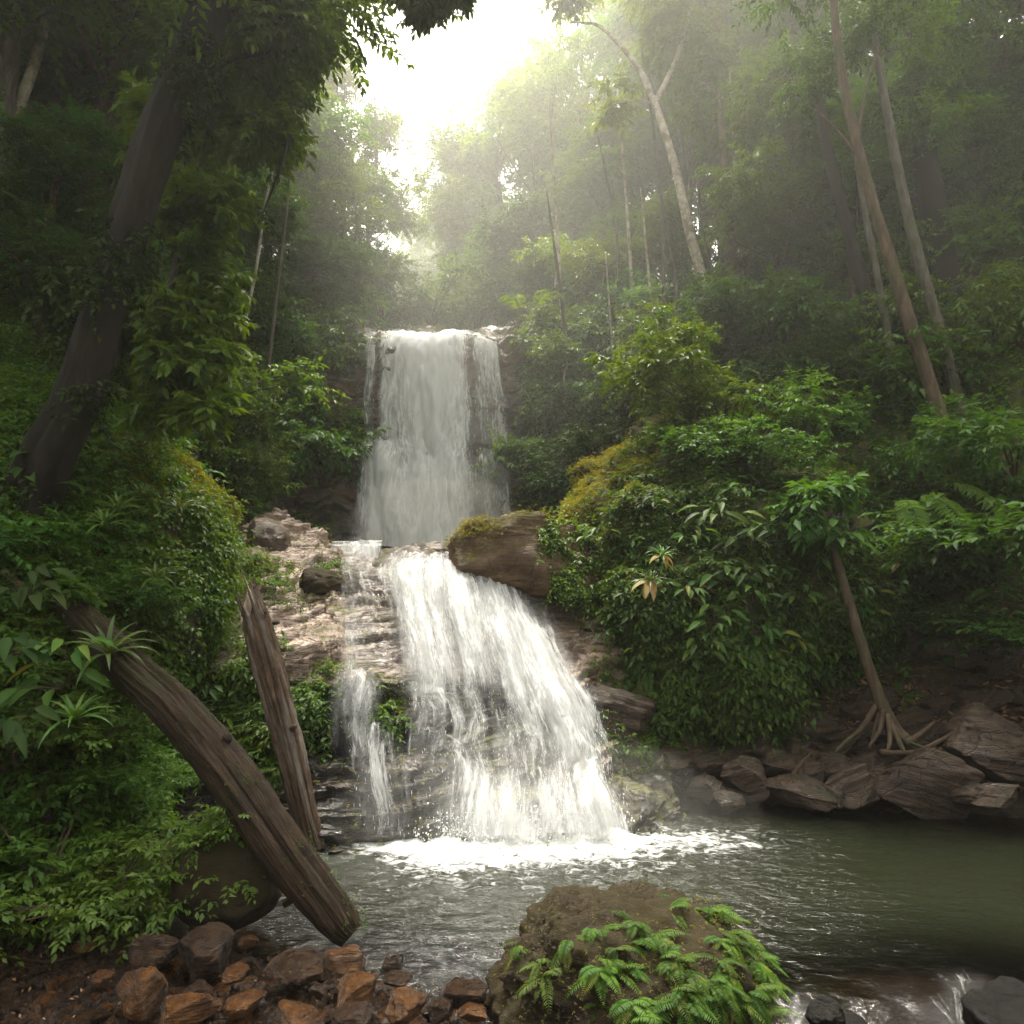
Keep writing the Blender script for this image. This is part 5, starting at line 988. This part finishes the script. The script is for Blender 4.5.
def shrub(px, py, Y, s, k, label, group=None, sz=1., name='shrub'):
    p = at(px, py, Y) if py is not None else ground_at(px, Y, -.05); tm, cm, lm = SP[k]; e = empty(name, p, label, 'shrub', group); e.scale = (s, s, s*sz); e.rotation_euler = (0, 0, (px*7+Y*3) % 6.28)
    obj('stems', tm, M['bark_brown'], e); obj('foliage', cm, lm, e); return e
for px, py, Y, s, k, sz, lab in [(110,905,5.2,.62,3,.75,'leafy bush at the left above the stony beach'),(40,900,5.1,.7,0,.8,'dark bush at the left edge above the beach'),(165,865,5.5,.42,1,.8,'bright low bush hanging over the dark rounded boulder'),
   (728,425,11.7,1.25,1,.85,'bright sunlit bush crowning the outcrop under the pale slender tree'),(690,395,12.9,.9,1,.95,'sunlit bush behind the crown of the outcrop'),(810,432,11.8,1.1,3,.9,'bush on the outcrop left of the tall brown trunk'),(880,465,12.1,.9,0,.8,'dark bush around the foot of the dark trunk'),
   (712,445,11.0,.6,3,.7,'small leafy bush on the upper face of the outcrop'),(760,470,10.6,.8,0,.7,'dark bush bulging from the middle of the outcrop'),(1000,560,9.4,1.0,2,.8,'dark broad leaved bush at the right edge'),(950,560,9.9,.8,3,.8,'leafy bush under the great fern fronds'),
   (1015,470,9.6,1.0,0,.9,'dark bush at the right edge below the forest'),(1010,640,9.2,.7,2,.6,'shadowy bush over the low branch at the right edge'),(880,600,10.0,.7,0,.7,'dark bush in the hollow right of the leaning tree'),(1005,500,10.6,.7,2,.8,'dark bush at the right edge level with the foot of the tall brown trunk'),
   (560,478,14.8,.8,5,.8,'grey green bush in the shade right of the upper waterfall'),(600,455,14.8,.9,5,.9,'round grey green bush on the slope beside the upper waterfall'),(650,415,14.8,.9,5,.9,'leafy bush between the slope and the sunlit bush'),(610,405,16,1.1,5,.9,'misty bush below the saplings'),(545,425,16.8,1.0,5,.8,'misty bush just right of the upper waterfall'),(530,460,16.2,.8,4,.7,'mossy bush clinging beside the upper waterfall'),
   (690,352,16.4,1.1,3,.8,'bush under the foot of the pale slender tree'),(760,345,14.5,1.4,0,.9,'dark bush high behind the sunlit bush'),(835,400,13.8,1.0,0,.8,'dark bush between the trunks on the right'),(960,400,12.5,1.2,2,.9,'dark bush between the grey trunk and the right edge'),
   (222,440,13.0,1.0,4,.9,'misty drooping bush on the left slope below the sapling stems'),(205,400,12.5,1.2,3,1.,'bush on the left slope behind the moss crested mound'),(232,400,14.2,1.0,4,1.1,'misty bush left of the upper waterfall'),(286,352,16.4,.9,4,1.,'misty bush under the bare red soil'),(325,312,19.5,1.3,3,1.2,'misty bush behind the bare red soil'),(290,315,18.6,1.3,4,1.2,'misty bush left of the bare red soil'),(262,330,17.0,1.3,0,1.2,'tall misty bush high on the left slope'),(385,318,24,1.6,3,1.,'pale misty bush above the lip of the upper waterfall'),(350,305,23,1.5,4,1.1,'pale misty bush behind the red soil bank'),(430,318,25,1.7,3,1.,'pale misty bush over the middle of the waterfall lip'),(475,322,24,1.5,4,1.,'misty bush over the right of the waterfall lip'),(225,480,12.5,.9,4,.9,'bush low on the left slope behind the mossy mound'),(255,478,14.0,.7,4,.9,'grey bush above the tan boulder'),(170,380,11.5,1.1,0,1.,'dark bush behind the bright leaved young tree'),
   (95,445,8.8,.55,3,.8,'leafy bush on the crest of the mossy mound'),(20,470,7.6,.8,0,.8,'black green bush at the foot of the great leaning trunk'),(60,560,7.0,.6,2,.7,'dark bush under the great leaning trunk'),(-10,640,6.2,.6,2,.8,'dark bush at the left edge below the great trunk'),(130,610,7.2,.5,0,.7,'dark bush behind the top of the long log'),
   (20,760,5.6,.6,2,.8,'dark bush at the left edge beside the long log'),(95,740,5.7,.5,3,.7,'bush under the slanting log'),(150,780,6.0,.35,3,.7,'small bush in the shade under the slanting log'),(30,390,9.0,1.1,0,1.,'dark bush behind the great leaning trunk'),(-20,300,9.5,1.2,2,1.,'dark bush at the far left edge')]:
    shrub(px, py, Y, s, k, lab, None, sz)
rr = random.Random(31)
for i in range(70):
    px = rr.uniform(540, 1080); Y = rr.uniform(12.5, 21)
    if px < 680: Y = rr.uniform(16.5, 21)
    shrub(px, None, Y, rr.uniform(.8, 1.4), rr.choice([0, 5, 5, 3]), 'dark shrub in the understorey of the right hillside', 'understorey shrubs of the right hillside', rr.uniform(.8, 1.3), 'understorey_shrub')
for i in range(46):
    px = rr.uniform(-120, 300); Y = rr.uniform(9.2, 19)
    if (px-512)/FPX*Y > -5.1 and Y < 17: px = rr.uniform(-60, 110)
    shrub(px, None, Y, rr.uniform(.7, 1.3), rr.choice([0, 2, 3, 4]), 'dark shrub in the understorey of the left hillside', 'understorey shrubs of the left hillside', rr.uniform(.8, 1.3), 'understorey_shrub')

# ------------------------------------------------------------------ ferns, bromeliads, broad leaved plants
def frond(mb, r, az, el, L, npin, w, rnd, droop=.9, pl=LEAF4, stem=.004):
    d = np.array([math.cos(az)*math.cos(el), math.sin(az)*math.cos(el), math.sin(el)]); t = np.linspace(0, 1, npin+2)
    P = d*(L*t)[:, None]+np.array([0, 0, -1.])*(droop*L*.5*t**2.2)[:, None]; T = nrm(np.gradient(P, axis=0)); S = nrm(np.cross(T, [0, 0, 1.])); U = np.cross(S, T)
    tube(mb, P[::3] if npin > 8 else P, np.linspace(stem, stem*.3, len(P[::3] if npin > 8 else P)), 3, rnd=.2, capb=False)
    k = np.arange(1, npin+2); prof = np.sin(np.clip((t[k]*.92+.08), 0, 1)*math.pi)**.6*(1-.35*t[k])
    for sg in (1, -1):
        leaf_geo(mb, pl, P[k], S[k]*sg+T[k]*.45+np.array([0, 0, -.18])+r.normal(0, .07, (len(k), 3)), U[k]+r.normal(0, .1, (len(k), 3)), w*prof, w*prof*.24, np.clip(rnd+r.normal(0, .08, len(k)), 0, 1))
def fern_mesh(seed, nf=9, L=.3, npin=13, w=.09, elr=(.2, 1.0), droop=1.0, azr=(0, 6.283)):
    r = np.random.default_rng(seed); mb = MB()
    for i in range(nf): frond(mb, r, r.uniform(*azr), r.uniform(*elr), L*r.uniform(.65, 1.1), npin, w*r.uniform(.8, 1.1), r.uniform(.1, .85) if r.random() > .06 else 1., droop)
    return mb.mesh('fern')
FP = [fern_mesh(1300+i) for i in range(5)]
FD = [fern_mesh(1350+i, 8, .3, 19, .07, (-.35, .75), .75, (-2.9, -.25)) for i in range(5)]
def place(name, me, mat, p, s, rz, label, cat, group=None, tilt=(0, 0)):
    o = obj(name, me, mat); o.location = p; o.scale = (s, s, s); o.rotation_euler = (tilt[0], tilt[1], rz); return tag(o, label, cat, group)
# on the ferny boulder: fronds follow its real surface
bpy.context.view_layer.update()
Vb = np.empty(len(fb.data.vertices)*3, np.float32); fb.data.vertices.foreach_get('co', Vb); Vb = Vb.reshape(-1, 3)@np.array(fb.matrix_world.to_3x3()).T+np.array(fb.location)
Nb = np.empty(len(fb.data.vertices)*3, np.float32); fb.data.vertices.foreach_get('normal', Nb); Nb = Nb.reshape(-1, 3)@np.array(fb.matrix_world.to_3x3()).T
rr = random.Random(12); r = np.random.default_rng(12)
def proj(p):
    d = p-np.array([0, 0, CAMZ]); c, s = math.cos(PITCH), math.sin(PITCH); z = d[..., 1]*c+d[..., 2]*s; y = -d[..., 1]*s+d[..., 2]*c; return 512+FPX*d[..., 0]/z, 512-FPX*y/z
bx, by = proj(Vb); face = (Nb@nrm(np.array([0, 1, -.35])) < .25) & (by < 1060) & (bx > 500) & (bx < 790)
bw = face*(.10+1.6*gauss(bx, 705, 55)*sstep(895, 915, by)*sstep(1040, 960, by)+.9*gauss(bx, 620, 45)*sstep(915, 940, by)+.55*gauss(bx, 560, 30)*gauss(by, 985, 30)); bw = bw*(by > 898+.1*np.abs(bx-690))
for i in r.choice(len(Vb), 112, p=bw/bw.sum(), replace=False):
    n_ = Nb[i]; s = rr.uniform(.4, .85)
    place('fern', FD[rr.randrange(5)], M['leaf_fern'], Vb[i]-n_*.01, s, rr.uniform(-.7, .7), 'small bright green fern growing on the mossy boulder in front', 'fern', 'ferns on the mossy boulder in front', (0, n_[0]*.4))
cover('moss', Vb[face], Nb[face], 1100, r, 'leaf_moss', .012, .005, .02, 5, down=0., mask=(.02+bw/bw.max())[face]*(by[face] > 900))
cover('moss', Vb[face], Nb[face], 2600, r, 'bark_brown', .012, .005, .02, 5, down=0., mask=(sstep(.2, .7, Nb[:, 2])*sstep(-.1, .3, fbm(Vb*2.5, 3)))[face]+.02)
# ferns on banks
def ferns(n, fn, label, group, s0, s1, seed):
    rr = random.Random(seed)
    for i in range(n):
        p, tl = fn(rr); place('fern', FD[rr.randrange(5)], M['leaf_fern'], p, rr.uniform(s0, s1), rr.uniform(-.9, .9), label, 'fern', group, (0, tl[1]*.4))
def surf(Pm, Nm, u0, u1, v0, v1, out=.02):
    def f(rr):
        i = int(rr.uniform(u0, u1)*(Pm.shape[0]-1)); j = int(rr.uniform(v0, v1)*(Pm.shape[1]-1)); n_ = Nm[i, j]; return Pm[i, j]+n_*out, (-n_[1]*.8, n_[0]*.8)
    return f
ferns(40, surf(OPr, OPn, .1, .72, .35, .92), 'fern hanging from the face of the mossy outcrop', 'ferns on the face of the mossy outcrop', .9, 1.6, 1)
ferns(24, surf(LP2, LN, .01, .2, .4, .8), 'fern hanging in the dark bank left of the upright broken trunk', 'ferns in the dark bank left of the upright broken trunk', .7, 1.2, 2)
ferns(40, lambda rr: (ground_at(rr.uniform(-20, 190), rr.uniform(5.7, 8.2)), (-.5, .4)), 'fern in the dark undergrowth of the left bank', 'ferns in the undergrowth of the left bank', .7, 1.3, 3)
ferns(26, lambda rr: (ground_at(rr.uniform(20, 180), rr.uniform(5.45, 5.95), .04), (-.5, .3)), 'small fern on the earthy bank above the beach', 'ferns on the earthy bank above the beach', .55, .95, 4)
ferns(24, lambda rr: (ground_at(rr.uniform(870, 1030), rr.uniform(9.6, 11.5)), (-.4, -.3)), 'fern in the dark growth at the right edge', 'ferns at the right edge', .8, 1.5, 5)

# great drooping fern fronds on the right
for i, (px, py, Y, az, L, lab) in enumerate([(905,500,9.8,-1.9,.62,'great pale fern frond hanging at the left of three below the tall brown trunk'),(925,495,9.7,-1.5,.7,'great pale fern frond in the middle of the three below the tall brown trunk'),(945,482,9.7,-1.2,.75,'great pale fern frond at the right of the three below the tall brown trunk'),
     (520,310,17.5,-1.9,1.0,'tree fern frond spreading over the right lip of the upper waterfall'),(535,305,17.6,-1.0,1.0,'tree fern frond reaching right above the upper waterfall lip')]):
    r = np.random.default_rng(1400+i); mb = MB(); frond(mb, r, az, -.15 if Y < 12 else .55, L*1.45, 24, L*.46, .72, 1.5, stem=.008)
    place('great_fern_frond', mb.mesh('great_fern_frond'), M['leaf_fern'], at(px, py, Y), 1., 0, lab, 'fern')

def strap(mb, az, el, L, w, rnd, curl, n=9):
    t = np.linspace(0, 1, n); th = el-curl*t**1.4; ds = L/(n-1); dx = np.concatenate([[0], np.cumsum(np.cos((th[1:]+th[:-1])/2))*ds]); dz = np.concatenate([[0], np.cumsum(np.sin((th[1:]+th[:-1])/2))*ds])
    c = np.array([math.cos(az), math.sin(az), 0]); s = np.array([-math.sin(az), math.cos(az), 0]); P = c*dx[:, None]+np.array([0, 0, 1.])*dz[:, None]; up = np.stack([-np.sin(th)*c[0], -np.sin(th)*c[1], np.cos(th)], -1)
    wd = w*(1-t**2.2)*np.minimum(1, .55+t*2); V = np.stack([P+s*wd[:, None]*.5+up*wd[:, None]*.18, P, P-s*wd[:, None]*.5+up*wd[:, None]*.18], 1).reshape(-1, 3)
    i = np.arange(n-1)*3; mb.add(V, [np.concatenate([np.stack([i, i+3, i+4, i+1], 1), np.stack([i+1, i+4, i+5, i+2], 1)])], np.repeat(np.clip(rnd+.25*(1-t), 0, 1), 3))
def bromeliad(px, py, Y, s, label, seed, dead=0, tilt=(0, 0), nlv=18, group=None):
    r = np.random.default_rng(seed); e = empty('bromeliad', at(px, py, Y), label, 'plant', group); e.rotation_euler = (*tilt, 0); mb = MB()
    for i in range(nlv):
        q_ = i/nlv; strap(mb, i*2.4+r.normal(0, .2), 1.35-1.05*q_+r.normal(0, .1), s*(.55+.55*q_)*r.uniform(.8, 1.1), s*.085, r.uniform(.1, .7), 1.0+.7*q_)
    obj('leaf_rosette', mb.mesh('leaf_rosette'), M['leaf_brom'], e)
    if dead:
        mb = MB()
        for i in range(dead): az = -math.pi/2+r.uniform(-1.5, 1.5); strap(mb, az, -.25+r.normal(0, .2), s*r.uniform(.6, .85), s*.3, r.random(), 1.3)
        obj('withered_leaves', mb.mesh('withered_leaves'), M['leaf_dead'], e)
    return e
for i, a in enumerate([(650,582,9.25,.42,'bromeliad with a skirt of big pale withered leaves on the face of the outcrop',11,7),(662,556,9.4,.34,'smaller bromeliad just above the one with the withered skirt',12,3),
   (108,655,5.75,.52,'large bromeliad growing on top of the long slanting log',13,0),(118,510,7.3,.42,'bromeliad in the middle of the left bank',14,0),(180,510,7.9,.40,'bromeliad high on the mossy mound at the left',15,0),(140,497,7.7,.36,'bromeliad between the other two high on the left bank',16,0),(155,578,7.2,.36,'bromeliad low on the mound left of the pale ledge',17,0),(105,525,7.0,.40,'bromeliad at the foot of the great leaning trunk on the left bank',18,0),
   (75,720,5.4,.40,'strappy plant below the large bromeliad on the left bank',19,0),(120,470,8.1,.3,'small bromeliad near the crest of the mossy mound',20,0)]):
    p = a; bromeliad(*p[:4], p[4], p[5], p[6], tilt=(.35, .1))

def broad_plant(px, py, Y, s, label, seed, n=9, mat='leaf_dark', fan=(-3.6, .4), ll=1., group=None, name='broad_leaved_plant'):
    r = np.random.default_rng(seed); e = empty(name, at(px, py, Y), label, 'plant', group); sm = MB(); lm_ = MB()
    for i in range(n):
        az = r.uniform(*fan); el = r.uniform(.2, 1.1); d = np.array([math.cos(az)*math.cos(el), math.sin(az)*math.cos(el), math.sin(el)]); L = s*r.uniform(.4, .9); tip = d*L+np.array([0, 0, -.1*L])
        tube(sm, [(0, 0, 0), d*L*.55, tip], [.008*s+.002, .006*s+.001, .003], 4, n=6, capb=False)
        leaf_geo(lm_, LEAF15, tip[None], (d*np.array([1, 1, .2])+np.array([0, 0, -.35])+r.normal(0, .12, 3))[None], (np.array([0, -.5, 1.])+r.normal(0, .25, 3))[None], np.array([s*.62*ll*r.uniform(.75, 1.1)]), np.array([s*.21*ll*r.uniform(.8, 1.1)]), np.array([r.random()]))
    obj('stems', sm.mesh('stems'), M['bark_brown'], e); obj('leaves', lm_.mesh('leaves'), M[mat], e); return e
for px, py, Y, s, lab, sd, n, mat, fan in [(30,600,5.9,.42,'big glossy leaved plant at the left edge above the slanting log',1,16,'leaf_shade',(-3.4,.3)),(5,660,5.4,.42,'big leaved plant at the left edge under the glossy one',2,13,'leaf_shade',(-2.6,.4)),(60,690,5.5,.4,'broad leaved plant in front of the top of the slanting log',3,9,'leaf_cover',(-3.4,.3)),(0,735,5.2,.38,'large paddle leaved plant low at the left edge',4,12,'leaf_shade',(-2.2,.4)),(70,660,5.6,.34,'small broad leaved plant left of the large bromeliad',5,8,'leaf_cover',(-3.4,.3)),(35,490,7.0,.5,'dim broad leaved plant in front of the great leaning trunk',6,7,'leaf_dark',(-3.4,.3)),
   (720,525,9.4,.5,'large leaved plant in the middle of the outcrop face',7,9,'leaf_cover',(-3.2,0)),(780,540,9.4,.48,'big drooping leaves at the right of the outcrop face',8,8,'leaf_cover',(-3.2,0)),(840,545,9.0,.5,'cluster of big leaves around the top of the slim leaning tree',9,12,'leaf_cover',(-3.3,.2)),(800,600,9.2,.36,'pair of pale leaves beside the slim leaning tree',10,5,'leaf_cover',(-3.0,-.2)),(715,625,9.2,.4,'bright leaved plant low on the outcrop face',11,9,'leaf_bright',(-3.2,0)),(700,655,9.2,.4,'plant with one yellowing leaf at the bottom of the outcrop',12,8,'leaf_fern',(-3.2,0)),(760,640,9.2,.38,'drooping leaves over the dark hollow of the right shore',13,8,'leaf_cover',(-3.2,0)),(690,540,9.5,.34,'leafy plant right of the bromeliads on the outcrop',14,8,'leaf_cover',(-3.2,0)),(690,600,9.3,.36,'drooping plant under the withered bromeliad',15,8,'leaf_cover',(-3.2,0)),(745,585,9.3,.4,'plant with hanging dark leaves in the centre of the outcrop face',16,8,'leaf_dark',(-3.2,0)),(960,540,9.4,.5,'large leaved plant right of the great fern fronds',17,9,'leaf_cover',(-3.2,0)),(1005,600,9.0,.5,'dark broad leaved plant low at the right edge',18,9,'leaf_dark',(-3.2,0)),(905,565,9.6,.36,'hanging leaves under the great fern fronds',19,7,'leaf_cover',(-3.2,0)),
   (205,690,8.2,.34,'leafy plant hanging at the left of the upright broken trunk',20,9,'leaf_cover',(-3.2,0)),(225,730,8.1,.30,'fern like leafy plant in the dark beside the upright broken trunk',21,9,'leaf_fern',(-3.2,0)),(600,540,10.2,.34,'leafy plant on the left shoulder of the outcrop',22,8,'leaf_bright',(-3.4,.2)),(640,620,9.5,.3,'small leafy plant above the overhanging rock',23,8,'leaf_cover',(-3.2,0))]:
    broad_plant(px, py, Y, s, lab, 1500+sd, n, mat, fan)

kinds = [o for o in C.objects if o.name.startswith('broad_leaved_plant')]
rr = random.Random(88); src = [kinds[i] for i in (7, 9, 12, 14)]
for i in range(34):
    o = copy_tree(src[i % 4]); j = int(rr.uniform(.30, .97)*(OPr.shape[0]-1)); k = int(rr.uniform(.35, .9)*(OPr.shape[1]-1)); s = rr.uniform(.6, 1.0)
    o.location = OPr[j, k]+OPn[j, k]*.06; o.scale = (s, s, s); o.rotation_euler = (0, 0, rr.uniform(-.7, .7))
    tag(o, 'drooping broad leaved plant growing on the face of the mossy outcrop', 'plant', 'broad leaved plants on the outcrop face')
# slim stems in the right forest
ST = []
for k in range(3):
    mb = MB(); tube(mb, [(0, 0, -.3), (.05, 0, 1.5), (-.06+.1*k, .05, 3.5), (-.25-.1*k, 0, 6.5)], [.06, .05, .042, .02], 7, n=18, rough=.1); ST.append(mb.mesh('slim_tree'))
for i in range(26):
    px = rr.uniform(560, 1010); Y = rr.uniform(15, 21); p = ground_at(px, Y, -.1); s = rr.uniform(.6, 1.2); o = obj('slim_tree', ST[i % 3], M['bark_pale'] if i % 3 == 0 else M['bark_grey']); o.location = p; o.scale = (s, s, s*rr.uniform(.8, 1.3)); o.rotation_euler = (0, 0, rr.uniform(-1, 1))
    tag(o, 'slim bare stem standing in the shade of the right hillside', 'tree', 'slim stems on the right hillside')

# tufts in the cracks of the pale ledge
tm_ = (gauss(ui, 1.1, .5)*gauss(vi, 1.75, .35)+.8*gauss(ui, 2.2, .35)*gauss(vi, 1.55, .2)+.5*gauss(ui, .6, .3)*gauss(vi, 2.6, .3)+.5*gauss(ui, 2.7, .2)*gauss(vi, 1.3, .2)+.35*gauss(ui, 1.8, .8)*gauss(vi, 2.85, .12))*sstep(-.1, .25, fbm(LP*2.4, 3))
cover('tufts', LP2, LN, 1500, r, 'leaf_cover', .055, .025, .12, 6, down=.1, mask=tm_); cover('moss', LP2, LN, 2500, r, 'leaf_moss', .028, .013, .045, 6, down=0, mask=tm_+.02)
# climbers and moss on the great trunk and the long log
for nm, n_, mt, l_, dn in (('great', 380, 'leaf_shade', .09, .5),):
    tr_ = [o for o in C.objects if o.get('label', '').startswith('huge dark trunk')][0]; tk = [c for c in tr_.children if c.name.startswith('trunk')][0]
    Vt, Nt = world_pts(tk); Vt = Vt-np.array(tk.location)*0; Vt = Vt+np.array(tr_.location)-np.array(tk.matrix_world.translation)*0 if abs(Vt[:, 0].mean()) < 3 and False else Vt
    V_ = np.empty(len(tk.data.vertices)*3, np.float32); tk.data.vertices.foreach_get('co', V_); V_ = V_.reshape(-1, 3)
    w_ = sstep(0, .5, fbm(V_*1.2+3, 3))*(V_[:, 2] < 5.5)*(V_[:, 2] > .1)
    cl_ = cover('climber', V_, Nt, n_, r, mt, l_, l_*.5, .22, 7, down=dn, mask=w_); cl_.parent = tr_; del cl_['kind']
lg = [o for o in C.objects if o.name == 'fallen_log'][0]; V_ = np.empty(len(lg.data.vertices)*3, np.float32); lg.data.vertices.foreach_get('co', V_); V_ = V_.reshape(-1, 3); _, Nl = world_pts(lg)
ms_ = cover('moss', V_, Nl, 900, r, 'leaf_cover', .013, .007, .02, 5, down=0, mask=sstep(.2, .8, Nl[:, 2])*sstep(.05, .4, fbm(V_*2.2+1, 3))); ms_.parent = lg; del ms_['kind']

# hanging roots and vines on the outcrop
rr = random.Random(8)
for i in range(34):
    j = int(rr.uniform(.15, .8)*(OPr.shape[0]-1)); k = int(rr.uniform(.4, .65)*(OPr.shape[1]-1)); p = OPr[j, k]+OPn[j, k]*.05; L = rr.uniform(.4, 1.2); mb = MB()
    tube(mb, [(0, 0, 0), (rr.uniform(-.05, .05), -.1, -L*.4), (rr.uniform(-.1, .1), -.02, -L)], [.008, .007, .004], 4, n=9, capb=False)
    tag(place('hanging_vine', mb.mesh('hanging_vine'), M['bark_brown'], p, 1, 0, 'thin brown vine hanging down the face of the mossy outcrop', 'vine', 'vines on the mossy outcrop'))

# ------------------------------------------------------------------ the misty air
def haze():
    m, nt = mat_new('haze_air'); pv = N(nt, 'VolumePrincipled'); pv.inputs['Color'].default_value = (1.0, .985, .92, 1)
    pv.inputs['Density'].default_value = HAZE; pv.inputs['Anisotropy'].default_value = .45
    o = N(nt, 'OutputMaterial'); nt.links.new(pv.outputs[0], o.inputs['Volume'])
    a = np.array([(x, y, z) for x in (-122, 122) for y in (-32, 222) for z in (-3.5, 76)], float)
    F = np.array([[0, 1, 3, 2], [4, 6, 7, 5], [0, 4, 5, 1], [2, 3, 7, 6], [0, 2, 6, 4], [1, 5, 7, 3]])
    tag(obj('haze', mk_mesh('haze', a, [F], smooth=False), m), kind='stuff')
if HAZE > 0: haze()
